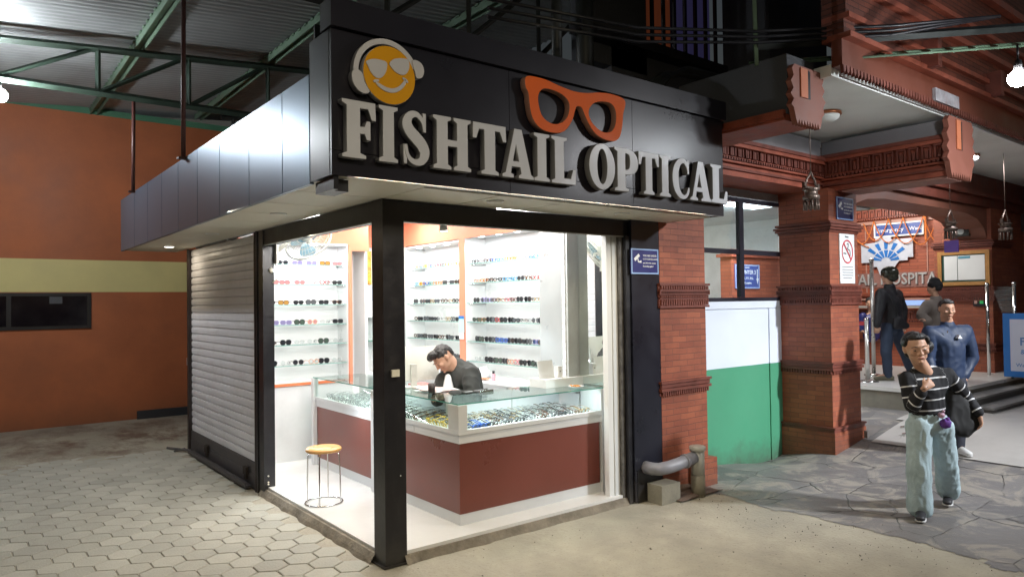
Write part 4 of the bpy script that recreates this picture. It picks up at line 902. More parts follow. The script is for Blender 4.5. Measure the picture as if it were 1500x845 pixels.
# white instruments at the right end of the counter top
dv = wthing('display_riser', 'low white riser box at the right end of the counter top', 'display stand', (2.1, .55, 1.05))
bx('riser_body', 1.93, 2.42, .50, .74, 1.05, 1.13, WHITE_M, dv, .003); 
lc_ = wthing('price_card', 'tilted white card leaning on the riser at its left end', 'card', (2.02, .62, 1.13)); mk('card_panel', MB().box(1.94, 2.13, .60, .606, 1.131, 1.30, Matrix.Translation((2, .6, 1.13)) @ Matrix.Rotation(rad(-12), 4, 'X') @ Matrix.Translation((-2, -.6, -1.13))), PAPER, lc_)
for x, lab in ((2.175, 'small white upright block beside the tilted card on the riser'), (2.385, 'small white upright block at the mirror end of the riser')):
    b_ = wthing('white_block', lab, 'holder', (x, .6, 1.131), 'upright blocks on the riser'); bx('block_body', x-.025, x+.025, .57, .63, 1.131, 1.235, WHITE_M, b_, .003); mk('round_hole', MB().cyl((x, .5695, 1.19), (x, .568, 1.19), .006), BLACK, b_)
ds = wthing('snack_dish', 'clear shallow dish of orange snacks at the right end of the counter glass', 'dish', (2.18, .36, 1.05)); mk('dish_bowl', MB().lathe((2.18, .36, 1.0495), [(.03, 0), (.055, .003), (.075, .018), (.072, .018), (.052, .006)], 24), PAPER, ds)
mb = MB()
for i in range(16): a = rnd.random()*6.28; r_ = rnd.random()*.05; mb.ball((2.18+r_*math.cos(a), .36+r_*math.sin(a), 1.065+rnd.random()*.01), .012, 1, (1.3, .9, .7), (0, 0, rnd.random()*3))
mk('snacks', mb, pm('orange_snack', (.70, .32, .08), .5), ds)
# cards on the coral strip
cdn = wthing('notice_card', 'blue and pale green payment card taped to the coral strip', 'card', (2.425, 2.61, 1.4)); bx('card_panel', 2.416, 2.4195, 2.553, 2.665, 1.50, 1.70, pm('mint_card', (.45, .72, .70), .5), cdn); bx('card_header', 2.413, 2.4155, 2.555, 2.663, 1.665, 1.70, BLUEB, cdn)
cdm = wthing('notice_card', 'white card below the mint card on the coral strip', 'card', (2.425, 2.61, 1.4)); bx('card_panel', 2.416, 2.4195, 2.56, 2.66, 1.42, 1.495, PAPER, cdm)
# ------------------------------------------------------------------ brick pillars of the hospital
def teeth_x(mb, x0, x1, y, z, s=.03, h=.028, pr=.016):
    n = int((x1-x0)/s)
    for i in range(n):
        a = x0+(x1-x0)*i/n; mb.box(a+.004, a+s*.72, y-pr, y+.006, z, z+h)
def teeth_y(mb, y0, y1, x, z, s=.03, h=.028, pr=.016, sg_=-1):
    n = int((y1-y0)/s)
    for i in range(n):
        a = y0+(y1-y0)*i/n; mb.box(x-pr if sg_ < 0 else x-.006, x+.006 if sg_ < 0 else x+pr, a+.004, a+s*.72, z, z+h)
def collar(mb, x0, x1, y0, y1, z, h, pr):
    mb.box(x0-pr, x1+pr, y0-pr, y1+pr, z, z+h)
def pillar(label, x0, x1, y0, y1, zb, zt, bands, base=None, ofs=0):
    p = wthing('brick_pillar', label, 'pillar', ((x0+x1)/2, (y0+y1)/2, zb), 'carved brick pillars of the porch')
    mk('shaft', MB().box(x0, x1, y0, y1, zb, zt), BRICK, p, .006)
    for kind, z in bands:
        z += ofs; mb = MB()
        if kind == 'ornate':       # two rows of leaf teeth with a rounded course between
            collar(mb, x0, x1, y0, y1, z, .022, .030); collar(mb, x0, x1, y0, y1, z+.055, .07, .022); collar(mb, x0, x1, y0, y1, z+.125, .05, .034); collar(mb, x0, x1, y0, y1, z+.215, .022, .036)
            for zz, pr in ((z+.024, .034), (z+.178, .036)):
                teeth_x(mb, x0-.02, x1+.02, y0, zz, .034, .034, pr); teeth_y(mb, y0-.02, y1+.02, x0, zz, .034, .034, pr)
            for i in range(3):
                teeth_x(mb, x0-.02, x1+.02, y0-.022, z+.060+i*.038, .026, .022, .012); teeth_y(mb, y0-.02, y1+.02, x0-.022, z+.060+i*.038, .026, .022, .012)
            m_ = TERRAD
        elif kind == 'twin':
            collar(mb, x0, x1, y0, y1, z+.05, .028, .034); collar(mb, x0, x1, y0, y1, z+.083, .035, .022); collar(mb, x0, x1, y0, y1, z+.122, .024, .036)
            teeth_x(mb, x0-.01, x1+.01, y0, z+.008, .032, .04, .026); teeth_y(mb, y0-.01, y1+.01, x0, z+.008, .032, .04, .026)
            m_ = TERRAD
        elif kind == 'cap':
            for k, (dz, pr) in enumerate(((0, .012), (.03, .035), (.062, .05), (.10, .035))): collar(mb, x0, x1, y0, y1, z+dz, .026, pr)
            m_ = TERRAD
        else:
            collar(mb, x0, x1, y0, y1, z, .035, .03); collar(mb, x0, x1, y0, y1, z+.04, .02, .045); m_ = TERRAD
        mk('carved_band', mb, m_, p, .003)
    if base: mk('pedestal', MB().box(*base), BRICK, p, .008)
    return p
PB = [('twin', .945), ('ornate', 1.775), ('cap', 2.64)]
pillar('brick pillar beside the black cladding with a grey pipe at its foot', 2.905, 3.60, -.05, .60, -.02, 3.16, [('twin', .935), ('ornate', 1.78)], base=(3.30, 3.68, -.10, .0, -.02, .27))
pillar('wide brick pillar bearing the no smoking notice and small camera sign', 5.76, 6.44, -.22, .43, -.3, 3.16, PB+[('base', .27)], base=(5.72, 6.48, -.26, .419, -.3, .27))
pillar('far brick pillar on the platform carrying the framed notice board', 11.0, 11.85, -.20, .67, .3, 3.3, [('twin', .93), ('ornate', 1.775), ('cap', 2.66)])
mk('step_block', MB().box(6.42, 7.2, -.30, .3, -.02, .22), pm('old_step_stone', (.16, .14, .13), .7, var=.2, vs=4, bump=.5, bs=12), None, .02); 
sb = bpy.data.objects['step_block']; tag(sb, 'low dark stone block at the foot of the wide brick pillar', 'step')
for i, (x, y) in enumerate(((6.62, -.62), (6.85, -.5))):
    t_ = mk('metal_bar', MB().tube([(x, y, hz(x, y)+.03), (x+.30, y+.12-.32, hz(x+.3, y)+.03)], .012, 6), CHROME, None)
    tag(t_, ('nearer' if i == 0 else 'farther')+' short metal bar lying on the paving by the wide pillar', 'bar', 'metal bars on the paving')
# window wall between the first two pillars
ww = wthing('window_wall', 'green and white painted wall with a black framed window between brick pillars', 'wall', (4.7, .46, 0))
bx('green_dado', 3.58, 5.78, .44, .60, -.3, 1.065, GREENP, ww); bx('white_wall', 3.58, 5.78, .44, .60, 1.066, 1.82, pm('pale_blue_white', (.62, .67, .76), .5, var=.04, vs=2), ww)
bx('green_pier', 5.50, 5.78, .425, .439, -.3, 1.065, GREENP, ww); bx('white_pier', 5.50, 5.78, .425, .439, 1.066, 1.74, MATS['pale_blue_white'], ww)
bx('sill_band', 3.58, 5.78, .42, .60, 1.745, 1.83, MATS['pale_blue_white'], ww, .003)
bx('upper_wall', 3.58, 5.78, .44, .60, 3.05, 3.75, pm('upper_white', (.42, .45, .47), .6), ww)
BF = pm('window_frame_black', (.010, .010, .018), .4, var=.2)
wf = wthing('porch_window', 'large black framed four pane window above the green dado', 'window', (4.7, .44, 1.83))
bx('frame_bar', 3.58, 5.78, .42, .47, 1.83, 1.875, BF, wf); bx('frame_bar', 3.58, 5.78, .42, .47, 3.005, 3.05, BF, wf)
bx('frame_bar', 4.90, 4.985, .415, .465, 1.876, 3.004, BF, wf); bx('frame_bar', 3.58, 4.899, .42, .46, 2.385, 2.44, BF, wf); bx('frame_bar', 4.986, 5.78, .42, .46, 2.385, 2.44, BF, wf)
WG = glass_mat('window_glass', (.90, .94, .96), .45, .03)
for a, b in ((3.6, 4.9), (4.985, 5.76)):
    for c, d in ((1.876, 2.384), (2.441, 3.004)): bx('pane', a, b, .44, .445, c, d, WG, wf)
# room behind the window
rm = wthing('ticket_room', 'bright room with white and cream walls seen through the porch window', 'room', (6, 3, 0))
bx('floor', 3.6, 11.0, .62, 6, .0, .05, MARBLE, rm); bx('ceiling', 3.6, 8.6, .62, 6, 3.2, 3.25, pm('room_ceiling', (.55, .60, .60), .7), rm)
bx('back_wall', 3.6, 8.6, 5.2, 5.3, .05, 2.75, pm('room_white', (.62, .64, .62), .6), rm); bx('cream_frieze', 3.6, 8.6, 5.19, 5.3, 2.752, 3.2, pm('room_cream', (.75, .50, .24), .6), rm)
bx('side_wall', 8.5, 8.6, 1.6, 5.2, .05, 3.2, MATS['room_white'], rm)
bx('left_wall', 3.6, 3.65, .62, 5.2, .05, 3.2, MATS['room_white'], rm)
bx('brick_partition', 6.87, 8.4, 1.9, 2.1, .05, 2.62, BRICKL, rm); bx('partition_trim', 6.82, 8.4, 1.86, 2.14, 2.50, 2.55, TERRA, rm)
lp = wthing('panel_light', 'bright square ceiling panel light behind the porch window', 'light', (6.4, 1.25, 3.2)); bx('diffuser', 5.95, 6.85, .92, 1.5, 3.17, 3.185, emat('panel_glow', (.9, .97, 1), 6), lp); bx('trim', 5.92, 6.88, .89, 1.53, 3.186, 3.199, WHITE_M, lp)
def flat_sign(name, label, cat, ax, pos, w_, h_, mat, edge, lines, tmat=WHITET, group=None, ew=.012, tk=.012):
    # a board with raised edge and lettering; ax 'Y' faces -Y, ax 'X' faces -X; pos = top left corner as the viewer sees it
    s_ = wthing(name, label, cat, pos, group)
    F = Matrix.Translation(Vector(pos)) @ (FACE_Y if ax == 'Y' else FACE_X)
    mk('board', MB().box(0, w_, -h_, 0, -tk, 0, F), mat, s_)
    if edge: mk('edge', MB().box(0, w_, -ew, 0, 0, .003, F).box(0, w_, -h_, -h_+ew, 0, .003, F).box(0, ew, -h_+ew, -ew, 0, .003, F).box(w_-ew, w_, -h_+ew, -ew, 0, .003, F), edge, s_)
    for txt, u, v, sz in lines:
        me = text_mesh(txt, sz, .002, bold=sz*.012); me.transform(F @ Matrix.Translation((u, v, .002))); o = add('lettering', me, tmat, s_)
    return s_, F
def poly_on(name, F, pts, mat, parent, z=.002, t=.002):
    mb = MB(); mb.prism(pts, lambda u, v, k: F @ Vector((u, v, z+t*k))); return mk(name, mb, mat, parent)
K = 0.711
cs, F = flat_sign('counter_sign', 'blue COUNTER 3 sign with a down arrow seen through the window', 'sign', 'Y', (6.94, 1.885, 2.39), 0.640, 0.370, pm('counter_blue', (.06, .10, .32), .4), pm('counter_edge', (.35, .42, .65), .4),
    [(t_, u_*K, v_*K, z_*K) for t_, u_, v_, z_ in (('COUNTER 3', .07, -.17, .125), ('LAB, ECG, PFT, EEG,', .07, -.30, .068), ('Radiology Reception', .07, -.40, .062), ('Registration', .35, -.065, .035))], ew=.03*K)
poly_on('arrow', F, [(u_*K, v_*K) for u_, v_ in ((.80, -.10), (.83, -.10), (.83, -.30), (.86, -.30), (.815, -.42), (.77, -.30), (.80, -.30))], WHITET, cs)
flat_sign('enquiry_sign', 'small blue notice reading cheque at the lower left of the porch window', 'sign', 'Y', (4.12, .70, 1.99), .26, .10, pm('cheque_blue', (.07, .16, .42), .4), None, [('cheque', .03, -.05, .075)])
o = mk('paper_notice', MB().box(3.93, 4.02, .66, .664, 1.88, 2.02), PAPER); tag(o, 'white paper taped inside the window beside the blue notice', 'paper')
mb = MB()
for i in range(3):
    x = 4.35+i*.22; mb.tube([(x+.11*math.sin(t*math.pi/8)*(.5+.5*math.sin(t*math.pi/16)), 1.6, 2.66-.30*(1-abs(math.cos(t*math.pi/16)))) for t in range(17)], .009, 5)
    mb.tube([(x, 1.6, 2.66), (x-.10, 1.6, 2.36), (x, 1.6, 2.31), (x+.10, 1.6, 2.36), (x, 1.6, 2.66)], .007, 5)
o = mk('hanging_loops', mb, GREYALU); tag(o, 'row of dark wire loops hanging inside the window', 'ornament')
o = bx('white_screen', 4.1, 5.2, 3.0, 3.02, 2.05, 2.65, pm('white_screen_m', (.8, .82, .82), .5)); tag(o, 'bright white board behind the wire loops in the room', 'board')
# cctv signs, no smoking
def cctv(label, pos, w_, h_):
    s_, F = flat_sign('camera_sign', label, 'sign', 'Y', pos, w_, h_, BLUES, LBLUE, [('YOU ARE UNDER', w_*.42, -h_*.27, h_*.105), ('CCTV SURVEILLANCE', w_*.42, -h_*.41, h_*.09), ('and 24 hr this camera', w_*.42, -h_*.56, h_*.088), ('Recording again !', w_*.42, -h_*.69, h_*.09)], group='camera warning signs', ew=w_*.035)
    poly_on('camera_icon', F, [(w_*.09, -h_*.40), (w_*.26, -h_*.20), (w_*.31, -h_*.29), (w_*.14, -h_*.50)], WHITET, s_)
    poly_on('camera_icon', F, [(w_*.22, -h_*.40), (w_*.25, -h_*.40), (w_*.26, -h_*.50), (w_*.36, -h_*.46), (w_*.36, -h_*.56), (w_*.24, -h_*.54)], WHITET, s_)
cctv('blue camera warning sign on the black cladding beside the shop', (2.50, -.062, 2.335), .375, .235)
cctv('small blue camera warning sign high on the wide brick pillar', (5.93, -.232, 3.07), .40, .27)
ns, F = flat_sign('no_smoking_notice', 'tall white no smoking notice on the wide brick pillar', 'notice', 'Y', (5.98, -.232, 2.63), .36, .60, PAPER, None,
    [('Notice', .13, -.035, .03)], pm('black_ink', (.05, .05, .06), .6))
RR = pm('red_ring', (.55, .03, .05), .5)
me = curve_mesh([ell(.18, -.215, .135, .145, 40), ell(.18, -.215, .118, .128, 40)], .002, 0); me.transform(F @ Matrix.Translation((0, 0, .003))); add('red_ring', me, RR, ns)
poly_on('red_slash', F, [(.085, -.12), (.10, -.108), (.275, -.31), (.262, -.322)], RR, ns, .0045)
BI = MATS['black_ink']
me = curve_mesh([band([(.17, -.13, .008), (.20, -.115, .012), (.205, -.15, .010), (.18, -.175, .009), (.21, -.19, .012), (.24, -.20, .012), (.245, -.24, .010), (.25, -.27, .008)])], .002, 0); me.transform(F @ Matrix.Translation((0, 0, .003))); add('cigarette_smoke', me, BI, ns)
poly_on('cigarette', F, [(.09, -.225), (.15, -.235), (.15, -.25), (.09, -.24)], BI, ns)
for i in range(5):
    poly_on('text_line', F, [(.05+.02*(i == 4), -.395-.034*i), (.31-.03*(i == 4), -.395-.034*i), (.31-.03*(i == 4), -.404-.034*i), (.05+.02*(i == 4), -.404-.034*i)], pm('grey_ink', (.25, .25, .27), .6), ns)
# ------------------------------------------------------------------ porch beams, ceiling and eaves
def frieze(mb, a0, a1, fixed, z, ax, sg_=-1):
    # repeated little standing panels and beads; ax 'x' runs along X on the face y = fixed
    n = int((a1-a0)/.13)
    for i in range(n):
        a = a0+(a1-a0)*(i+.5)/n
        for (u0, u1, v0, v1, pr) in ((-.05, -.03, 0, .12, .03), (.03, .05, 0, .12, .03), (-.05, .05, .12, .145, .04), (-.018, .018, .0, .085, .025)):
            if ax == 'x': mb.box(a+u0, a+u1, fixed-pr, fixed+.004, z+v0, z+v1)
            else: mb.box(fixed-pr, fixed+.004, a+u0, a+u1, z+v0, z+v1)
    m = int((a1-a0)/.045)
    for i in range(m):
        a = a0+(a1-a0)*(i+.5)/m
        if ax == 'x': mb.box(a-.013, a+.013, fixed-.045, fixed+.004, z-.05, z-.022)
        else: mb.box(fixed-.045, fixed+.004, a-.013, a+.013, z-.05, z-.022)
def carved_beam(label, kind, ax, a0, a1, b0, b1, z0, z1):
    t = wthing('porch_beam', label, 'beam', ((a0+a1)/2 if ax == 'x' else (b0+b1)/2, (b0+b1)/2 if ax == 'x' else (a0+a1)/2, z0), 'carved porch beams')
    def B(n, p0, p1, q0, q1, r0, r1, m): return bx(n, *( (p0, p1, q0, q1) if ax == 'x' else (q0, q1, p0, p1)), r0, r1, m, t, .004)
    B('beam_body', a0, a1, b0, b1, z0, z1, TERRA)
    B('moulding', a0, a1, b0-.03, b0-.001, z0+.06, z0+.085, TERRAD); B('moulding', a0, a1, b0-.05, b0-.001, z0+.13, z0+.15, TERRA)
    B('moulding', a0, a1, b0-.07, b0-.001, z1-.06, z1-.02, TERRA); B('moulding', a0, a1, b0-.09, b0-.001, z1-.02, z1+.02, TERRAD)
    mb = MB(); frieze(mb, a0, a1, b0, z0+.21, ax); mk('carved_frieze', mb, TERRAD, t)
    return t
carved_beam('carved terracotta beam running from the shop sign to the wide pillar', 1, 'x', 3.6, 5.92, -.06, .55, 3.16, 3.52)
b2 = carved_beam('carved terracotta beam jutting forward over the wide pillar with a jagged end plate', 1, 'y', -1.45, -.02, 5.92, 6.36, 3.14, 3.55)
bx('grey_cornice', 3.55, 5.98, -.02, .5, 3.54, 3.78, pm('grey_cornice_m', (.24, .23, .24), .7), bpy.data.objects['porch_beam'])
bx('grey_cornice', 6.0, 6.36, -1.45, -.02, 3.57, 3.76, MATS['grey_cornice_m'], b2)
bx('soffit_board', 5.94, 6.34, -1.43, -.3, 3.115, 3.137, pm('pale_terracotta', (.30, .15, .12), .6), b2)
PLATEM = pm('salmon_plate', (.24, .080, .052), .6, var=.12, vs=6, dirt=.35, dcol=(.16, .05, .04), ds=6)
def end_plate(parent, xc, y, zc, w_, h_, flip=1):
    pts = []
    L_ = [(-.5, .42), (-.42, .5), (.42, .5), (.5, .40), (.44, .28), (.52, .20), (.44, .08), (.55, .0), (.46, -.12), (.50, -.22), (.42, -.30), (.40, -.40)]
    n = 9
    for i in range(n): L_ += [(.36-.76*i/n, -.42-.06*(i == 0)), (.36-.76*(i+.5)/n, -.52)]
    L_ += [(-.42, -.40), (-.46, -.26), (-.54, -.2), (-.46, -.10), (-.55, -.02), (-.46, .08), (-.54, .2), (-.45, .3)]
    mb = MB(); mb.prism([(xc+u*w_*flip, zc+v*h_) for u, v in L_], lambda u, v, k: Vector((u, y+.05*k, v))); pl_ = mk('jagged_end_plate', mb, PLATEM, parent)
    mk('slot', MB().box(xc-.02, xc+.025, y-.003, y-.001, zc-.02, zc+h_*.45), BLACK, pl_); mk('rib', MB().box(xc-.14, xc-.03, y-.012, y-.001, zc-.02, zc+h_*.46), pm('orange_rib', (.52, .16, .07), .6), pl_)
end_plate(b2, 6.14, -1.51, 3.44, .70, .64)
b1 = wthing('porch_beam', 'dark grey beam jutting forward behind the sign with a salmon end plate', 'beam', (3.35, -.7, 3.4), 'carved porch beams')
bx('beam_body', 3.22, 3.66, -1.22, -.07, 3.44, 3.95, DARKWALL, b1, .004); bx('soffit_board', 3.20, 3.68, -1.2, -.07, 3.38, 3.438, TERRA, b1); bx('moulding', 3.18, 3.219, -1.2, -.07, 3.40, 3.47, TERRA, b1)
end_plate(b1, 3.46, -1.28, 3.60, .52, .50)
pc = wthing('porch_ceiling', 'plain white porch ceiling between the carved beams', 'ceiling', (6, -.7, 3.8)); bx('ceiling_slab', 3.66, 13.0, -1.38, .6, 3.80, 3.9, CEILW, pc)
bx('ceiling_slab', 6.44, 13.6, .6, 6.0, 3.95, 4.0, CEILW, pc)
for x, y, lab in ((4.82, -.72, 'round copper rimmed ceiling lamp, unlit, between the two beams'), (8.6, -.72, 'round copper rimmed ceiling lamp beyond the jutting carved beam')):
    t = wthing('ceiling_lamp', lab, 'lamp', (x, y, 3.8), 'round lamps under the porch ceiling'); mk('rim', MB().lathe((x, y, 3.765), [(.13, .0), (.145, .005), (.14, .033)], 28), pm('copper', (.45, .16, .07), .35, .7), t); mk('bowl', MB().lathe((x, y, 3.70), [(.03, 0), (.08, .01), (.12, .035), (.128, .065)], 28), CEILW, t)
# eaves: toothed board and corbelled brick rising above
ev = wthing('brick_eaves', 'corbelled red brick eaves with pointed teeth above the porch', 'eaves', (8, -1.4, 3.85))
EB = brick_mat('eave_brick', (.18, .044, .022), (.11, .028, .016), (.05, .02, .014), .20, .05, .004, bump=1.0, stain=.5)
bx('lower_course', 3.66, 13, -1.48, -1.385, 3.87, 4.10, pm('red_clay', (.14, .034, .016), .5, var=.2, vs=3, dirt=.5, dcol=(.07, .02, .014)), ev)
zz = 4.10; yy = -1.50
for i, (h, pr) in enumerate(((.05, .06), (.12, .0), (.05, .05), (.22, .02), (.06, .09), (.16, .04), (.05, .10), (.35, .06), (.08, .14), (.5, .08), (.08, .18), (.8, .1))):
    bx('brick_course' if h > .1 else 'moulding', 3.66, 13, yy-pr, -1.30, zz, zz+h-.001, EB if h > .1 else TERRA, ev, .004 if h < .1 else 0); zz += h
mb = MB(); n = 150
for i in range(n):
    x = 3.66+9.3*i/n
    mb.prism([(x, 3.872), (x+.05, 3.872), (x+.045, 3.83), (x+.012, 3.80)], lambda u, v, k: Vector((u, -1.49+.03*k, v)))
mk('pointed_teeth', mb, TERRAD, ev)
mb = MB()
for i in range(60):
    x = 3.7+3.0*i/60
    mb.cyl((x, -1.43, 3.79), (x+.01, -1.50, 3.755), .008, .001, 5)
mk('thin_spikes', mb, pm('grey_spike', (.3, .28, .27), .5), ev)
for x in (5.2, 6.9): bx('corbel', x, x+.09, -1.66, -1.48, 4.12, 4.40, TERRAD, ev, .004)
mk('white_flashing', MB().box(5.5, 6.1, -1.515, -1.482, 3.86, 3.99), pm('worn_white', (.35, .34, .36), .5, var=.3, vs=12, dirt=.5, dcol=(.3, .1, .07), ds=10), ev)
# dark upper storey over the shop
us = wthing('upper_storey', 'dark concrete upper storey behind the sign with a barred lit opening', 'building', (4.4, .6, 4))
bx('wall', 3.0, 5.5, .62, .8, 3.9, 4.62, DARKWALL, us); bx('wall', 5.45, 6.6, .2, .8, 3.9, 7.5, DARKWALL, us); bx('wall', 2.6, 3.55, .62, .8, 4.3, 7.5, DARKWALL, us); bx('column', 4.78, 5.38, -.10, .5, 3.9, 7.5, DARKWALL, us)
bx('floor_edge', 2.4, 5.6, .45, .62, 4.50, 4.60, BLACK, us)
bx('orange_panel', 3.75, 4.42, 1.0, 1.02, 4.6, 6.4, pm('orange_wall_glow', (.45, .10, .035), .6, emit=.05, ecol=(.8, .2, .08)), us); bx('purple_panel', 4.50, 5.2, 1.0, 1.02, 4.6, 6.4, pm('purple_cloth_glow', (.14, .12, .35), .6, emit=.05, ecol=(.25, .22, .6)), us)  # faint emission in both panels stands in for light falling on them
bx('inner_wall', 3.4, 5.6, 1.3, 1.4, 4.4, 7, BLACK, us)
for i in range(9): bx('bar', 3.62+i*.19, 3.66+i*.19, .60, .63, 4.6, 6.8, BLACK, us)
ap = wthing('service_pipes', 'dark bent pipes and cables bundled behind the right end of the sign', 'pipes', (3.2, .2, 3.6))
for k in range(3):
    mk('pipe', MB().tube([(2.55+k*.09, -.1+.05*k, 3.55), (2.75+k*.08, -.05, 3.85), (3.05+k*.05, .0, 4.05), (3.5, .05, 4.15+k*.03), (4.3, .1, 4.2+k*.03)], .035, 8), DARKST, ap)
for k in range(3):
    mk('cable', MB().tube([(.8, -.2, 4.02+k*.07), (2.2, -.45, 4.06+k*.06), (3.2, -.95, 4.12+k*.05), (4.1, -1.7, 4.16+k*.04), (5.0, -2.25, 4.36)], .014, 6), BLACK, ap)
mk('vertical_pipe', MB().cyl((1.95, .3, 3.6), (1.95, .3, 5.3), .05), DARKST, ap); mk('vertical_pipe', MB().cyl((2.5, .5, 3.6), (2.5, .5, 5.3), .09), DARKST, ap)
# green lattice boom carrying the floodlight
bo = wthing('lattice_boom', 'pale green lattice boom crossing in front of the eaves to the floodlight', 'truss', (4.3, -1.7, 4))
A = Vector((3.22, -.93, 3.93)); Bv = Vector((5.75, -2.62, 4.18)); dv_ = (Bv-A).normalized(); sd = Vector((dv_.y, -dv_.x, 0)).normalized()
LG = pm('pale_green_boom', (.11, .17, .11), .45, .2, var=.25, vs=5)
for s_ in (0, .16): mk('chord', MB().tube([A+Vector((0, 0, s_*.45))-sd*s_, Bv+Vector((0, 0, s_*.45))-sd*s_], .012, 4), LG, bo)
mk('top_chord', MB().tube([A+Vector((0, 0, .17)), Bv+Vector((0, 0, .17))], .04, 4), DARKST, bo)
for i in range(14):
    c = A+(Bv-A)*((i+.5)/14); mk('batten', MB().tube([c, c-sd*.16+dv_*.05+Vector((0, 0, .072))], .016, 4), LG, bo)
mk('hanger', MB().tube([A+Vector((0, 0, -.01)), A+Vector((-.02, .02, 1.9))], .022, 4), LG, bo)
for (p, rr_, pw, lab) in (((4.43, -2.54, 3.62), .075, 270, 'blazing white lamp at the right edge hanging under the lattice boom'), ((-2.02, 4.93, 4.17), .085, 850, 'blazing white lamp at the left edge hanging from the lattice truss')):
    t = thing('bulb_lamp', lab, 'lamp', p, 0, 'bare white lamps')
    mk('lit_bulb', MB().ball((0, 0, 0), rr_, 3, (1, 1, .9)), emat('bulb_glow_%d' % pw, (.90, .96, 1), pw), t)
    mk('socket_cap', MB().cyl((0, 0, rr_*.8), (0, 0, rr_+.07), .035, .025, 14), BLACK, t); mk('cord', MB().cyl((0, 0, rr_+.07), (0, 0, rr_+.20), .008), BLACK, t)
# hanging bells
def bell(label, x, y, z, zt):
    t = wthing('hanging_bell', label, 'ornament', (x, y, z), 'metal temple style hanging ornaments'); BZ = pm('old_bronze', (.16, .12, .10), .4, .6, var=.3, vs=20)
    mk('cord', MB().cyl((x, y, z+.16), (x, y, zt), .004, seg=5), BZ, t)
    mk('arch', MB().tube([(x-.10, y, z), (x-.085, y, z+.07), (x-.03, y, z+.12), (x, y, z+.16), (x+.03, y, z+.12), (x+.085, y, z+.07), (x+.10, y, z)], .012, 6), BZ, t)
    mk('crossbar', MB().box(-.14+x, .14+x, y-.02, y+.02, z-.02, z+.0).box(x-.15, x-.11, y-.015, y+.015, z, z+.04).box(x+.11, x+.15, y-.015, y+.015, z, z+.04), BZ, t)
    mk('drum', MB().lathe((x, y, z-.14), [(.06, 0), (.085, .015), (.085, .05), (.065, .06), (.065, .10), (.09, .12)], 18), BZ, t)
    mb = MB()
    for k in range(10): a = k*.628; mb.cyl((x+.07*math.cos(a), y+.07*math.sin(a), z-.14), (x+.07*math.cos(a), y+.07*math.sin(a), z-.24), .010, .013, 6)
    mk('pendants', mb, BZ, t)
bell('bronze hanging ornament on a long cord before the wide pillar', 4.69, -.60, 3.02, 3.8)
bell('bronze hanging ornament under the arch beside the notice board', 8.55, -.50, 2.90, 3.8)
bell('bronze hanging ornament against the dark wall at the right edge', 8.9, -1.05, 2.86, 3.8)
# arch between the wide pillar and the far pillar
ar = wthing('brick_arch', 'low brown brick arch spanning from the wide pillar to the far pillar', 'arch', (8.7, -.1, 3.1))
P = [(6.45, 3.30), (6.45, 2.98), (6.62, 3.06), (6.9, 3.13), (7.4, 3.17), (9.2, 3.18), (10.2, 3.16), (10.6, 3.10), (10.85, 2.98), (11.0, 2.8), (11.0, 3.30)]
mb = MB(); mb.prism(P, lambda u, v, k: Vector((u, -.14+.55*k, v))); mk('arch_ring', mb, pm('arch_clay', (.22, .085, .055), .55, var=.12, vs=5), ar)
bx('lintel', 6.45, 12.8, -.20, .45, 3.305, 3.82, TERRAD, ar, .006); bx('moulding', 6.45, 12.8, -.26, -.201, 3.45, 3.52, TERRAD, ar); bx('wall', 11.86, 13.6, -.15, .0, .3, 3.3, BRICK, ar)
# platform, steps
PF = pm('platform_tile', (.58, .57, .55), .35, var=.05, vs=1, dirt=.25, dcol=(.4, .38, .35))
pf = structure(bx('platform_floor', 7.84, 20, -.62, 7, .55, .60, PF, None, .006)); structure(bx('platform_wall', 7.87, 20, -.60, 7, .0, .549, pm('platform_side', (.20, .185, .15), .7, var=.2, vs=4, bump=.3), None))
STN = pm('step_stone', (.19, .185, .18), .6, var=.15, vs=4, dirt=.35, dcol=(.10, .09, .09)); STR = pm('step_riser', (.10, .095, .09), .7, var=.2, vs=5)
st_ = wthing('stone_steps', 'four broad grey stone steps climbing to the hospital platform', 'steps', (9.5, -1, .2))
for i in range(1, 5):
    z = .60-.108*i; y = -.62-.21*i
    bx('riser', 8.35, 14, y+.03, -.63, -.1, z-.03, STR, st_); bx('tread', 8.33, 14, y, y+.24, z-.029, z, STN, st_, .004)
# reception wall, desk and furnishings
rw = wthing('reception_wall', 'brick reception wall under a carved frieze behind the desk', 'wall', (12, 2, .6))
bx('wall', 12.0, 12.2, .0, 6, .6, 3.42, BRICKL, rw); bx('frieze_band', 11.94, 12.2, .0, 6, 3.42, 3.60, TERRAD, rw); mb = MB(); frieze(mb, .1, 5.5, 11.94, 3.44, 'y'); mk('carved_frieze', mb, TERRA, rw)
bx('moulding', 11.95, 11.999, 0, 6, 3.30, 3.36, pm('pale_clay', (.42, .22, .17), .5), rw); bx('moulding', 11.95, 11.999, 0, 6, 1.88, 1.93, TERRA, rw); bx('moulding', 11.97, 11.999, 0, 6, 1.80, 1.84, MATS['pale_clay'], rw)
for y in (1.16, 2.3): bx('pilaster_edge', 11.985, 11.999, y, y+.02, 1.95, 3.3, MATS['pale_clay'], rw)
dk = wthing('reception_desk', 'carved brick reception desk with a pale top', 'desk', (11.2, 1.9, .6))
bx('desk_front', 11.2, 11.35, .75, 5, .6, 1.64, BRICKL, dk); bx('desk_top', 11.1, 11.75, .72, 5, 1.66, 1.70, pm('desk_top_stone', (.42, .40, .36), .3), dk); mb = MB(); frieze(mb, .8, 4.8, 11.2, 1.46, 'y'); mk('carved_frieze', mb, TERRAD, dk); bx('moulding', 11.15, 11.199, .75, 5, 1.02, 1.08, TERRAD, dk)
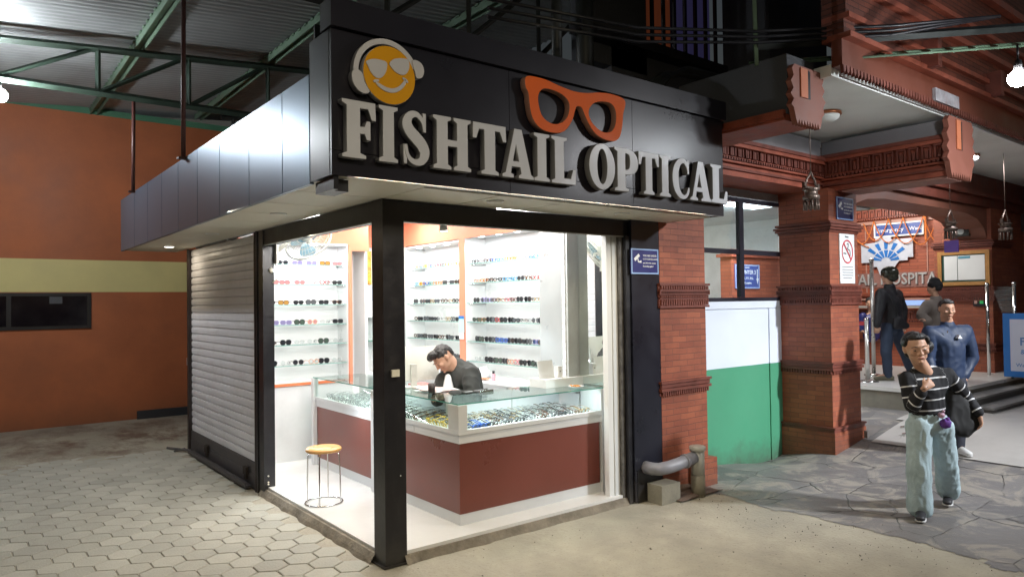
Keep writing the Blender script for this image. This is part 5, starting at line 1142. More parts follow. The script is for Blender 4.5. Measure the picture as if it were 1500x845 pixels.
ht = wthing('hospital_lettering', 'raised grey letters reading TAIL HOSPITAL on the reception wall', 'lettering', (11.99, 1.6, 2.06))
me = text_mesh('FISHTAIL HOSPITAL', .30, .03, bold=.004); wdt = max(v.co.x for v in me.vertices)
me.transform(Matrix.Translation((11.97, 3.10, 2.20)) @ FACE_X @ Matrix.Diagonal((2.22/wdt, 1.0, 1, 1))); add('letters', me, pm('steel_letters', (.50, .50, .50), .4, .3), ht); bx('letter_backing', 11.984, 11.998, .80, 3.4, 2.05, 2.34, pm('brown_backing', (.25, .12, .10), .6), ht)
# emergency sign, emblem, garlands
es, F = flat_sign('emergency_sign', 'white bordered blue Emergency Ward sign behind the garlands', 'sign', 'X', (11.93, 2.12, 3.30), .92, .27, pm('emerg_blue', (.04, .08, .30), .4), PAPER, [('Emergency', .05, -.14, .115), ('Ward', .66, -.14, .10)], ew=.03)
em = wthing('fan_emblem', 'white stepped panel with a blue rayed fan emblem on the reception wall', 'emblem', (11.95, 1.7, 2.6))
F = Matrix.Translation((11.965, 2.38, 2.20)) @ FACE_X
poly_on('backing', F, [(.0, .35), (.0, .72), (.28, .74), (.28, 1.02), (.58, 1.02), (.58, .78), (.98, .78), (.98, .42), (.88, .42), (.88, .36), (.72, .36), (.62, .22), (.58, .10), (.36, .10), (.30, .26), (.20, .26), (.16, .35)], pm('emblem_white', (.55, .58, .66), .4, var=.1, vs=6), em, 0, .03)
for k in range(7):
    a0 = rad(6+k*24.6); a1 = rad(6+k*24.6+18); c0 = (.48, .36)
    for r0, r1, e in ((.08, .22, 1), (.24, .38, .6)):
        if (r0 > .2) and k % 2 == 1 and k != 3 and False: continue
        am = (a0+a1)/2; w0 = (a1-a0)/2*e
        if r0 > .2 and k in (0, 6): continue
        poly_on('ray', F, [(c0[0]+r0*1.15*math.cos(am-w0), c0[1]+r0*math.sin(am-w0)), (c0[0]+r1*1.15*math.cos(am-w0), c0[1]+r1*math.sin(am-w0)), (c0[0]+r1*1.15*math.cos(am+w0), c0[1]+r1*math.sin(am+w0)), (c0[0]+r0*1.15*math.cos(am+w0), c0[1]+r0*math.sin(am+w0))], BLUEB, em, .032, .006)
GO = pm('marigold', (.62, .17, .03), .7, var=.3, vs=40)
def garl(label, pts, sag, r=.010, zig=None):
    mb = MB()
    for (y0, z0), (y1, z1), s_ in zip(pts, pts[1:], sag):
        q = [(11.89, y0+(y1-y0)*t/12, z0+(z1-z0)*t/12-s_*4*(t/12)*(1-t/12)) for t in range(13)]; mb.tube(q, r, 6)
    o = mk('marigold_garland', mb, GO); tag(o, label, 'garland', 'marigold garlands on the reception wall'); return o
garl('long marigold garland swagged in three loops across the emergency sign', [(2.55, 3.34), (2.1, 3.36), (1.55, 3.38), (.95, 3.30)], [.42, .45, .50])
garl('lower marigold garland crossing the first in wide loops', [(2.30, 3.33), (1.82, 3.38), (1.18, 3.38), (.72, 3.2)], [.38, .50, .44])
garl('short straight marigold strand hanging right of the emergency sign', [(1.15, 3.42), (1.15, 2.90)], [0], .02)
garl('bright marigold strand crossing near the pillar edge', [(2.62, 3.2), (2.2, 2.85)], [.05])
# notice board
nb_ = wthing('notice_board', 'wooden framed notice board with three white papers on the far pillar', 'notice board', (10.98, .2, 2.1))
WO = pm('oak_frame', (.40, .20, .06), .4, var=.15, vs=10)
bx('board_back', 10.965, 10.995, -.16, .58, 2.08, 2.58, pm('green_felt', (.03, .08, .06), .8), nb_)
for q in ((-.18, .60, 2.56, 2.62), (-.18, .60, 2.04, 2.10), (-.18, -.12, 2.10, 2.56), (.54, .60, 2.10, 2.56)): bx('frame', 10.945, 10.99, *q, WO, nb_, .004)
for y in (.30, .09, -.11): bx('pinned_paper', 10.955, 10.964, y, y+.20, 2.13, 2.54, PAPER, nb_)
mk('paper_heading', MB().box(10.951, 10.954, .10, .28, 2.49, 2.53), pm('teal_print', (.10, .30, .40), .6), nb_)
sk = wthing('wall_socket', 'small black socket plate with red and green lights on the far pillar', 'socket', (10.98, -.02, 1.75)); bx('plate', 10.975, 10.998, -.10, .08, 1.69, 1.83, BLACK, sk, .004); bx('indicator', 10.968, 10.974, -.07, -.02, 1.73, 1.78, pm('green_led', (.02, .3, .08), .5, emit=.5), sk); bx('indicator', 10.968, 10.974, .02, .06, 1.73, 1.78, pm('pale_led', (.5, .3, .25), .5), sk)
hb_ = wthing('wall_lamp_box', 'small dark lamp box fixed above the notice board', 'lamp', (10.95, .2, 2.85)); mk('box_body', MB().box(10.86, 10.99, .08, .34, 2.86, 3.02), DARKST, hb_, .02); mk('box_lens', MB().lathe((10.85, .20, 2.94), [(.05, 0), (.06, .02)], 16, 'X'), GREYALU, hb_)
pu = wthing('purple_box', 'small purple printed box hanging under the bronze ornament', 'sign', (8.6, -.45, 2.5)); bx('box_body', 8.9, 8.93, -.46, -.28, 2.49, 2.66, pm('purple_print', (.10, .05, .25), .5), pu)
vp = wthing('brick_niche', 'small pointed dark niche left of the notice board', 'niche', (11.97, .9, 2.3)); F = Matrix.Translation((11.995, 1.02, 2.42)) @ FACE_X; poly_on('niche_back', F, [(0, 0), (0, .22), (.10, .42), (.22, .2), (.22, 0)], TERRAD, vp, 0, .02); poly_on('niche_white', F, [(.08, .06), (.14, .28), (.19, .06)], PAPER, vp, .021, .004)
# blue framed board at the right edge
bb, F = flat_sign('standing_board', 'white standing board in a bright blue frame at the right edge', 'board', 'X', (10.2, -0.58, 1.59), 1.6, 0.96, pm('lilac_board', (.60, .62, .74), .5, var=.03), BLUEB,
    [('FISHTAIL', .21, -.43, .17), ('& FERTILITY', .22, -.58, .10), ('We warmly welcome', .16, -.78, .075)], pm('board_print', (.10, .22, .50), .5), ew=.09)
mk('leg', MB().box(10.21, 10.24, -0.70, -0.67, .6, 0.63), DARKST, bb); mk('leg', MB().box(10.21, 10.24, -2.08, -2.05, .1, 0.63), DARKST, bb)
for x, y, lab in ((10.6, -.25, 'tall chrome post left of the blue framed board'), (10.6, -.62, 'second chrome post behind the blue framed board')):
    t = wthing('barrier_post', lab, 'post', (x, y, .6), 'chrome posts on the platform'); mk('pole', MB().cyl((x, y, .6), (x, y, 2.02), .025), CHROME, t); mk('knob', MB().ball((x, y, 2.04), .035, 2), CHROME, t)
gp = bx('clear_panel', 10.6, 10.61, -.60, -.28, 1.6, 2.0, GLASS); tag(gp, 'clear panel held between the chrome posts', 'panel')
for i, z in enumerate((2.22, 1.96)):
    bs_, F = flat_sign('small_notice', ('upper' if i == 0 else 'lower')+' blue and white notice on the wall at the right edge', 'notice', 'X', (12.6, .0-.30, z+.24), .25, .23, PAPER, None, [], group='blue and white notices'); poly_on('blue_print', F, [(.03, -.03), (.22, -.03), (.22, -.16), (.14, -.12), (.03, -.15)], BLUEB, bs_)
rwl = wthing('right_brick_wall', 'plain red brick wall beyond the far pillar at the right edge', 'wall', (12.8, -1.5, .6)); bx('wall', 12.7, 12.9, -5, -.15, .0, 3.0, BRICK, rwl); bx('dark_head', 12.6, 12.9, -5, -.15, 3.0, 3.8, pm('dark_timber', (.04, .022, .02), .6), rwl)
# rope barrier
for (x, y, lab, zt) in ((8.35, .60, 'steel rope barrier post with red tape at the pillar edge', .92), (9.3, .95, 'tall steel post beside the helmeted person', 1.85)):
    t = wthing('barrier_post', lab, 'post', (x, y, .6), 'steel barrier posts'); mk('base', MB().lathe((x, y, .6), [(.15, 0), (.15, .012), (.04, .03), (.03, .04)], 24), CHROME, t); mk('pole', MB().cyl((x, y, .62), (x, y, .6+zt), .03), pm('brushed_steel', (.6, .58, .55), .3, .7), t); mk('cap', MB().ball((x, y, .6+zt+.01), .04, 2, (1, 1, .8)), CHROME, t)
    if zt < 1: mk('red_tape', MB().box(x-.01, x+.01, y, y+1.2, 1.44, 1.50), pm('red_tape_m', (.35, .02, .03), .5), t)
dsn = wthing('desk_sign', 'small lit blue and white sign on the reception desk', 'sign', (11.1, 1.05, 1.7)); bx('sign_face', 11.09, 11.12, .88, 1.25, 1.71, 1.80, pm('desk_sign_face', (.30, .45, .85), .4, emit=.5), dsn)
# pipe, blocks at the foot of the pier
pp = wthing('drain_pipe', 'grey drain pipe elbow joining a pale upright pipe by the brick pillar', 'pipe', (3.0, -.25, 0))
mk('elbow_pipe', MB().tube([(2.66, .0, .31), (2.66, -.13, .31), (2.69, -.19, .312), (2.78, -.22, .32), (2.90, -.235, .335), (3.06, -.245, .358), (3.12, -.245, .366)], .058, 18), PVC, pp)
mk('collar', MB().cyl((2.985, -.238, .346), (3.015, -.242, .350), .067, seg=18), PVC, pp)
mk('upright_pipe', MB().cyl((3.17, -.25, .20), (3.17, -.25, .455), .064, seg=20), PVCW, pp); mk('lower_pipe', MB().cyl((3.17, -.25, -.01), (3.17, -.25, .199), .067, seg=20), CONC, pp)
mk('pipe_cap', MB().lathe((3.17, -.25, .455), [(.068, -.03), (.076, -.028), (.076, .010), (.066, .016)], 22), PVCW, pp)
o = mk('concrete_block', MB().box(2.66, 2.92, -.24, -.07, -.01, .17), CONC, None, .015); tag(o, 'rough concrete block under the grey drain pipe', 'block')
mb = MB()
for i in range(14):
    a = [mb.bm.verts.new((2.86+.62*t/8, -.30-.03*math.sin(i)+.45*0+.30*i/13, .01+.07*math.sin(math.pi*t/8)*(i/13)**.7+.012*noise.noise(Vector((t*.7, i*.6, 1))))) for t in range(9)]
    if i:
        for t in range(8): mb._f([pa[t], pa[t+1], a[t+1], a[t]])
    pa = a
structure(mk('earth_mound', mb, pm('brown_earth', (.14, .10, .08), .9, var=.25, vs=6, bump=.6, bs=20), None))
# ------------------------------------------------------------------ people
RY = Matrix.Rotation(YAW, 3, 'Z'); RYI = RY.inverted(); CAMP = Vector((-2.376, -4.5133, 1.85))
def wpt(px, py, dep): return CAMP+dep*(f2+(px-750)/1040.39*r3-(py-422.5)/1040.39*u3)
def sphere_pts(c, r, n=10, R=None):
    P = []
    for i in range(n+1):
        th = math.pi*i/n
        for j in range(2*n if 0 < i < n else 1):
            ph = math.pi*j/n; v = Vector((math.sin(th)*math.cos(ph)*r[0], math.sin(th)*math.sin(ph)*r[1], math.cos(th)*r[2])); P.append(Vector(c)+(R @ v if R else v))
    return P
def blob_mesh(prims, voxel, smooth=5, wr=0, wf=9, zs=.7):
    # prims: lists of (centre, radii, rotation) whose convex hull is one lump; lumps are fused into one skin
    bm = bmesh.new()
    for hull in prims:
        b2_ = bmesh.new()
        for c, r, *R in hull:
            r = (r, r, r) if not isinstance(r, (tuple, list)) else r
            for p in sphere_pts(c, r, 8, R[0] if R else None): b2_.verts.new(p)
        res = bmesh.ops.convex_hull(b2_, input=b2_.verts)
        bmesh.ops.delete(b2_, geom=[v for v in b2_.verts if not v.link_faces], context='VERTS')
        me = bpy.data.meshes.new('h'); b2_.to_mesh(me); b2_.free(); bm.from_mesh(me); bpy.data.meshes.remove(me)
    me = bpy.data.meshes.new('h'); bm.to_mesh(me); bm.free()
    o = bpy.data.objects.new('h', me); COL.objects.link(o)
    m = o.modifiers.new('r', 'REMESH'); m.mode = 'VOXEL'; m.voxel_size = voxel; m.use_smooth_shade = True
    m = o.modifiers.new('s', 'SMOOTH'); m.factor = .5; m.iterations = smooth
    dg = bpy.context.evaluated_depsgraph_get(); out = bpy.data.meshes.new_from_object(o.evaluated_get(dg)); bpy.data.objects.remove(o)
    if wr:
        ns = [v.normal.copy() for v in out.vertices]
        for v, n_ in zip(out.vertices, ns):
            p = v.co*wf; v.co += n_*wr*(noise.noise(Vector((p.x, p.y, p.z*zs)))+.5*(1-2*abs(noise.noise(Vector((p.x*1.7+5, p.y*1.7, p.z*1.9*zs))))))
    for p in out.polygons: p.use_smooth = True
    return out
SKIN = pm('skin', (.52, .30, .205), .5, var=.08, vs=12); SKIND = pm('skin_tan', (.40, .215, .14), .5, var=.08, vs=12)
HAIR = pm('black_hair', (.012, .010, .010), .38, var=.3, vs=60, bump=.8, bs=120); EYEW = pm('eye_white', (.38, .33, .30), .6); EYED = pm('eye_dark', (.012, .008, .006), .2)
LIP = pm('lips', (.36, .12, .10), .45); BROW = pm('brow', (.02, .015, .012), .7)
def head_frame(fw, up):
    fw = Vector(fw).normalized(); up = Vector(up); up = (up-fw*up.dot(fw)).normalized(); x = fw.cross(up)
    return Matrix((x, fw, up)).transposed()
def head_prims(c, H, k=1.0):
    c = Vector(c); q = lambda x, y, z: c+H @ Vector((x, y, z))*k; r = lambda a, b, d: (a*k, b*k, d*k)
    P = [[(q(0, -.010, .025), r(.074, .092, .088), H)], [(q(0, .012, -.005), r(.066, .072, .070), H), (q(0, .030, -.085), r(.030, .030, .022), H)],
         [(q(0, .02, -.045), r(.058, .055, .040), H), (q(0, .040, -.075), r(.026, .026, .022), H)], [(q(0, .078, .030), r(.030, .014, .012), H), (q(0, .080, .005), r(.008, .012, .008), H)],
         [(q(0, .084, .010), r(.007, .010, .010), H), (q(0, .097, -.022), r(.011, .012, .009), H)], [(q(-.014, .086, -.024), r(.009, .010, .007), H), (q(.014, .086, -.024), r(.009, .010, .007), H)],
         [(q(0, .078, -.052), r(.024, .012, .010), H)], [(q(0, .074, -.082), r(.016, .012, .010), H)]]
    for s_ in (-1, 1): P.append([(q(s_*.076, -.008, .010), r(.010, .016, .026), H), (q(s_*.074, .0, -.014), r(.007, .010, .012), H)]); P.append([(q(s_*.040, .062, -.012), r(.022, .022, .020), H)])
    return P
def face_parts(body, c, H, k=1.0, brow=True):
    c = Vector(c)
    for s_ in (-1, 1):
        M_ = Matrix.Translation(c) @ H.to_4x4() @ Matrix.Scale(k, 4)
        mb = MB().ball((s_*.031, .0785, .006), .0105, 2, (1.15, .55, .40)); mb.bm.transform(M_); e = mk('eye', mb, EYEW, body)
        mb = MB().ball((s_*.031, .0835, .006), .0056, 2, (1.1, .4, .75)); mb.bm.transform(M_); mk('iris', mb, EYED, e)
        mb = MB().tube([(s_*.014, .089, .028), (s_*.030, .090, .033), (s_*.050, .078, .028)], .0026, 5); mb.bm.transform(M_); mk('eyebrow', mb, BROW, body)
    mb = MB().tube([(-.024, .083, -.052), (-.010, .092, -.049), (0, .0925, -.051), (.010, .092, -.049), (.024, .083, -.052)], [.0015, .0032, .0036, .0032, .0015], 6); M_ = Matrix.Translation(c) @ H.to_4x4() @ Matrix.Scale(k, 4); mb.bm.transform(M_); mk('mouth', mb, LIP, body)
def cap(a, b, ra, rb): return [(Vector(a), ra), (Vector(b), rb)]
def hand_prims(wr_, dirv, nrm, k=1.0, curl=.35, spread=1):
    # palm plus five unequal bent fingers; nrm = the way the palm faces
    d = Vector(dirv).normalized(); n_ = Vector(nrm); n_ = (n_-d*n_.dot(d)).normalized(); s_ = d.cross(n_); w0 = Vector(wr_); P = []
    q = lambda a, b, c: w0+(d*a+s_*b+n_*c)*k
    P.append([(q(.0, 0, 0), .022*k), (q(.075, .030, 0), .012*k), (q(.075, -.030, 0), .012*k), (q(.02, .02, 0), .014*k), (q(.02, -.02, 0), .014*k)])
    for i, (b, L_) in enumerate(((.032, .062), (.011, .074), (-.011, .070), (-.032, .054))):
        a1 = curl; p0 = q(.075, b, 0); p1 = q(.075+L_*.45*math.cos(a1), b*1.12, L_*.45*math.sin(a1)); a2 = curl*2.4; p2 = p1+(d*math.cos(a2)+n_*math.sin(a2))*L_*.55*k
        P.append(cap(p0, p1, .0095*k, .0085*k)); P.append(cap(p1, p2, .0085*k, .0070*k))
    P.append(cap(q(.02, .022, .004), q(.05, .050, .016), .013*k, .010*k)); P.append(cap(q(.05, .050, .016), q(.078, .056, .030), .010*k, .008*k))
    return P
def shoe(body, ankle, toe, mat, sole, z0, k=1.0):
    a = Vector(ankle); d = Vector(toe)-a; d.z = 0; d.normalize(); heel = a-d*.05; heel.z = z0+.045; t_ = a+d*.165; t_.z = z0+.035
    me = blob_mesh([[(heel, (.036, .036, .036)), (a+d*.05+Vector((0, 0, z0+.05-a.z)), .040), (t_, (.040, .040, .026))], [(a+Vector((0, 0, .0)), .040), (Vector((a.x, a.y, z0+.05)), .042)]], .007, 3)
    for v in me.vertices: v.co.z = max(v.co.z, z0+.016)
    s_ = add('shoe', me, mat, body)
    me = blob_mesh([[(Vector((heel.x, heel.y, z0+.014)), (.040, .040, .012)), (Vector((t_.x, t_.y, z0+.014))-d*.01, (.046, .046, .012))]], .006, 2); add('sole', me, sole, s_)
class Person:
    def __init__(s, label, base, dep, skin=SKIN):
        s.loc = wpt(*base, dep); s.prims = []; s.skin = skin; s.label = label; s.kids = []
    def p(s, px, py, dep): return RYI @ (wpt(px, py, dep)-s.loc)
    def build(s, voxel=.009):
        me = blob_mesh(s.prims, voxel, 4); s.o = add('person', me, s.skin, None); s.o.location = s.loc; s.o.rotation_euler = (0, 0, YAW); tag(s.o, s.label, 'person'); return s.o
    def wear(s, name, prims, mat, voxel=.010, smooth=6, wr=.006, wf=9, zs=.7, fit=None):
        me = blob_mesh(prims, voxel, smooth, wr, wf, zs)
        if fit:
            for v in me.vertices: fit(v.co)
        return add(name, me, mat, s.o)

# --- woman walking towards the shop
D0 = 5.96
w_ = Person('woman in a black striped top and wide pale jeans walking with a black bag', (1365, 760), D0)
P = w_.p
hc = P(1342, 511, D0-.03); H = head_frame((-.22, -1, -.10), (-.15, 0, 1))
nk = P(1356, 543, D0+.03); shR = P(1328, 555, D0+.02); shL = P(1388, 549, D0+.03); elR = P(1336, 594, D0-.03); wrR = P(1354, 568, D0-.16); elL = P(1415, 582, D0+.10); wrL = P(1434, 606, D0+.02)
ch = P(1357, 572, D0+.02); ws = P(1358, 600, D0+.03); hp_ = P(1361, 622, D0+.03); hR = P(1347, 625, D0+.01); hL = P(1377, 625, D0+.05)
knR = P(1345, 686, D0-.03); anR = P(1349, 748, D0+.0); knL = P(1386, 680, D0+.14); anL = P(1389, 724, D0+.40)
FR = Matrix.Identity(3)
w_.prims = head_prims(hc, H, 1.2)+[cap(nk+Vector((0, 0, -.02)), hc+Vector((.01, .03, -.06)), .060, .052),
    [(ch, (.125, .085, .12)), (ws, (.105, .075, .08))], [(ws, (.105, .075, .08)), (hp_, (.145, .095, .09))], [(shR, .045), (shL, .045), (ch, (.10, .07, .08))],
    cap(shR, elR, .044, .036), cap(elR, wrR, .035, .024), cap(shL, elL, .044, .036), cap(elL, wrL, .035, .024),
    cap(hR, knR, .075, .05), cap(knR, anR, .05, .035), cap(hL, knL, .075, .05), cap(knL, anL, .05, .035),
    [(anR, .034), (anR+Vector((-.01, -.04, -.02)), .025)], [(anL, .034), (anL+Vector((-.01, -.04, -.02)), .025)]]
hd = P(1374, 552, D0-.14)-wrR
w_.prims += hand_prims(wrR, hd, (.1, 1, -.2), .92, .55); w_.prims += hand_prims(wrL, (.10, -.10, -1), (-.9, .2, 0), .95, .35)
o = w_.build(.006); face_parts(o, hc, H, 1.2)
q = lambda x, y, z: hc+H @ Vector((x, y, z))*1.2
hair = w_.wear('hair', [[(q(0, -.030, .042), (.098, .108, .094), H)], [(q(-.005, .028, .088), (.072, .050, .034), H)], [(q(0, -.07, -.02), (.080, .042, .080), H)], [(q(-.092, -.055, -.005), (.045, .04, .055), H)], [(q(-.072, .010, .055), (.020, .045, .040), H)], [(q(.070, .0, .055), (.020, .045, .038), H)]], HAIR, .006, 3, .004, 40)
STR = bpy.data.materials.new('striped_knit'); STR.use_nodes = True
def striped(m):
    nt = m.node_tree; N = nt.nodes; L = nt.links; b = N['Principled BSDF']; b.inputs['Roughness'].default_value = .85
    at = N.new('ShaderNodeAttribute'); at.attribute_name = 'stripe'
    mu = N.new('ShaderNodeMath'); mu.operation = 'MULTIPLY'; mu.inputs[1].default_value = 1/.088; L.new(at.outputs['Fac'], mu.inputs[0])
    fr = N.new('ShaderNodeMath'); fr.operation = 'FRACT'; L.new(mu.outputs[0], fr.inputs[0])
    lt = N.new('ShaderNodeMath'); lt.operation = 'LESS_THAN'; lt.inputs[1].default_value = .13; L.new(fr.outputs[0], lt.inputs[0])
    mx = N.new('ShaderNodeMix'); mx.data_type = 'RGBA'; mx.inputs[6].default_value = (.008, .008, .011, 1); mx.inputs[7].default_value = (.62, .62, .64, 1); L.new(lt.outputs[0], mx.inputs[0]); L.new(mx.outputs[2], b.inputs['Base Color'])
striped(STR)
tr = [[(nk+Vector((-.01, .03, .035)), (.058, .05, .02)), (shR+Vector((.03, 0, .01)), .045), (shL+Vector((-.03, 0, .01)), .045), (ch, (.10, .08, .08))], [(shR+Vector((.01, 0, -.01)), .056), (shL, .056), (nk+Vector((0, .03, .012)), (.072, .055, .04)), (ch, (.135, .10, .12))], [(ch, (.138, .102, .10)), (ws, (.135, .10, .06)), (P(1358, 606, D0+.03), (.14, .105, .03))]]
sl = [cap(shR, elR, .062, .055), cap(elR, elR+(wrR-elR)*.72, .056, .044), cap(shL, elL, .062, .054), cap(elL, elL+(wrL-elL)*.9, .054, .045)]
sw = w_.wear('sweater', tr+sl, STR, .008, 5, .008, 11)
at = sw.data.attributes.new('stripe', 'FLOAT', 'POINT')
def segd(p, a, b):
    t = max(0, min(1, (p-a).dot(b-a)/(b-a).length_squared)); return (p-(a+(b-a)*t)).length, t*(b-a).length
for v in sw.data.vertices:
    p = v.co; best = None
    for a, b, off in ((shR, elR, .03), (elR, wrR, .31), (shL, elL, .03), (elL, wrL, .32)):
        d_, t_ = segd(p, a, b)
        if best is None or d_ < best[0]: best = (d_, t_+off)
    tor = segd(p, P(1357, 556, D0+.02), ws)[0]-.062
    at.data[v.index].value = best[1] if best[0] < tor and t_ is not None else (p.z+.05-.08*p.x)
mkc = MB().tube([nk+Vector((.05*math.cos(t), -.055+.03*abs(math.sin(t/2))*0-.01, .02+.0*t)) for t in (0, .5)], .003, 4)
jeans = pm('pale_denim', (.38, .49, .53), .8, var=.12, vs=6, dirt=.25, dcol=(.22, .30, .33), ds=8, bump=.3, bs=90)
hemR, hemL = anR.z-.035, anL.z-.03
def hem(c):
    z = hemL if (c-anL).length < (c-anR).length else hemR
    if c.z < z: c.z = z
w_.wear('jeans', [[(P(1358, 604, D0+.03), (.135, .10, .03)), (hp_, (.165, .115, .08))], [(hR, .105), (hp_, (.15, .11, .07))], [(hL, .105), (hp_, (.15, .11, .07))], cap(hR, knR, .104, .086), cap(knR, P(1348, 742, D0+.0), .086, .096), cap(hL, knL, .104, .084), cap(knL, P(1389, 716, D0+.36), .084, .094)], jeans, .008, 4, .011, 17, .38, hem)
SHO = pm('dark_sneaker', (.02, .02, .025), .5); SOL = pm('white_sole', (.55, .55, .55), .5)
z0 = -w_.loc.z
shoe(o, P(1349, 750, D0+.0), P(1347, 760, D0-.3), SHO, SOL, z0+.008); shoe(o, P(1389, 727, D0+.40), P(1386, 740, D0+.05), SHO, SOL, z0+.02)
mk('bracelet', MB().tube([wrR+Vector((0, 0, 0))+(Vector((.028*math.cos(t), .02*math.sin(t), .016*math.cos(t)))) for t in [k*math.pi/6 for k in range(12)]], .003, 5, True), BLACK, o)
# bag, charms: carried things of their own
bgm = blob_mesh([[(P(1393, 564, D0+.10), (.035, .05, .03)), (P(1402, 570, D0+.10), .03), (P(1389, 622, D0+.04), (.035, .05, .035)), (P(1430, 620, D0+.06), (.04, .05, .04)), (P(1410, 636, D0+.05), (.06, .05, .02)), (P(1426, 590, D0+.10), .03)]], .009, 5, .008, 9)
bgo = add('shoulder_bag', bgm, pm('black_canvas', (.010, .010, .011), .8, var=.2, vs=10), None); bgo.location = w_.loc; bgo.rotation_euler = (0, 0, YAW); tag(bgo, 'large slouchy black shoulder bag carried by the walking woman', 'bag')
mk('strap', MB().tube([P(1394, 570, D0+.08), P(1388, 552, D0-.02), P(1392, 547, D0+.06), P(1402, 570, D0+.14)], .014, 6), MATS['black_canvas'], bgo)
for (px, py, r_, c, nm, lab) in ((1385, 620, .042, (.10, .03, .22), 'purple_charm', 'round purple plush charm hanging at the woman\'s hip'), (1379, 608, .026, (.50, .32, .42), 'pink_charm', 'small pink pompom charm above the purple one')):
    mb = MB().ball(P(px, py, D0-.10), r_, 3)
    for v in mb.bm.verts: v.co += Vector(noise.noise_vector(v.co*60))*.006
    c_ = mk(nm, mb, pm(nm+'_m', c, .8, var=.2, vs=30)); c_.location = w_.loc; c_.rotation_euler = (0, 0, YAW); tag(c_, lab, 'charm', 'charms on the bag')
    mk('charm_tuft', MB().ball(P(px+3, py-6, D0-.11), r_*.45, 2), MATS[nm+'_m'], c_)

# --- man in the blue jacket
D1 = 7.85
m1 = Person('man in a navy blue track jacket standing behind the striped woman', (1392, 664), D1, SKIND); P = m1.p
hc = P(1387, 454, D1); H = head_frame((-.15, -1, -.08), (.02, 0, 1))
nk = P(1388, 474, D1+.03); shR = P(1362, 487, D1); shL = P(1414, 485, D1+.05); elR = P(1360, 525, D1); wrR = P(1366, 552, D1-.1); elL = P(1424, 524, D1+.05); wrL = P(1413, 549, D1-.02)
ch = P(1389, 505, D1+.02); ws = P(1390, 545, D1+.03); hR = P(1379, 560, D1); hL = P(1401, 560, D1); knR = P(1381, 612, D1); anR = P(1383, 655, D1); knL = P(1403, 612, D1); anL = P(1404, 652, D1)
m1.prims = head_prims(hc, H)+[cap(nk, hc+Vector((0, .02, -.06)), .062, .056), [(ch, (.16, .11, .14)), (ws, (.14, .10, .10))], [(shR, .055), (shL, .055), (ch, (.12, .09, .08))], [(ws, (.14, .1, .08)), (hR, .09), (hL, .09)],
    cap(shR, elR, .05, .042), cap(elR, wrR, .04, .028), cap(shL, elL, .05, .042), cap(elL, wrL, .04, .028), cap(hR, knR, .085, .058), cap(knR, anR, .056, .038), cap(hL, knL, .085, .058), cap(knL, anL, .056, .038), [(anR, .036), (anR+Vector((0, -.05, -.02)), .025)], [(anL, .036), (anL+Vector((0, -.05, -.02)), .025)]]
m1.prims += hand_prims(wrR, (0, -.1, -1), (1, 0, 0), 1, .3)+hand_prims(wrL, (-.15, -.2, -1), (-1, 0, 0), 1, .3)
o = m1.build(.008); face_parts(o, hc, H); q = lambda x, y, z: hc+H @ Vector((x, y, z))
m1.wear('hair', [[(q(0, -.028, .045), (.080, .086, .078), H)], [(q(0, .030, .088), (.060, .045, .024), H)], [(q(0, -.06, .0), (.070, .035, .055), H)]], HAIR, .007, 3, .003, 50)
NAVY = pm('navy_jacket', (.007, .020, .058), .65, var=.15, vs=8, bump=.2, bs=30)
m1.wear('jacket', [[(nk+Vector((0, 0, -.0)), (.070, .068, .045)), (ch+Vector((0, 0, .08)), (.10, .09, .05))], [(shR, .075), (shL, .075), (nk+Vector((0, 0, -.05)), (.07, .06, .03)), (ch, (.17, .13, .10))], [(ch, (.175, .135, .12)), (ws, (.165, .13, .05)), (P(1390, 555, D1+.03), (.16, .125, .03))], cap(shR, elR, .078, .066), cap(elR, wrR, .066, .05), cap(shL, elL, .078, .066), cap(elL, wrL, .066, .05)], NAVY, .009, 5, .010, 8)
m1.wear('trousers', [[(ws, (.13, .1, .05)), (hR, .10), (hL, .10)], cap(hR, knR, .098, .075), cap(knR, anR, .075, .066), cap(hL, knL, .098, .075), cap(knL, anL, .075, .066)], pm('dark_trousers', (.02, .022, .035), .8), .01, 5, .008, 8)
zf = hz(m1.loc.x, m1.loc.y)-m1.loc.z+.012
shoe(o, anR, anR+Vector((-.03, -1, 0)), SOL, SOL, zf); shoe(o, anL, anL+Vector((.03, -1, 0)), SOL, SOL, zf)
mk('zip_pull', MB().cyl(P(1388, 484, D1-.11), P(1388, 488, D1-.115), .006), CHROME, o)
tp = P(1404, 494, D1-.10); mk('chest_mark', MB().prism([(0, .028), (.024, -.012), (-.024, -.012)], lambda u, v, k: tp+Vector((u, -.03+.06*k, v))), WHITET, o)

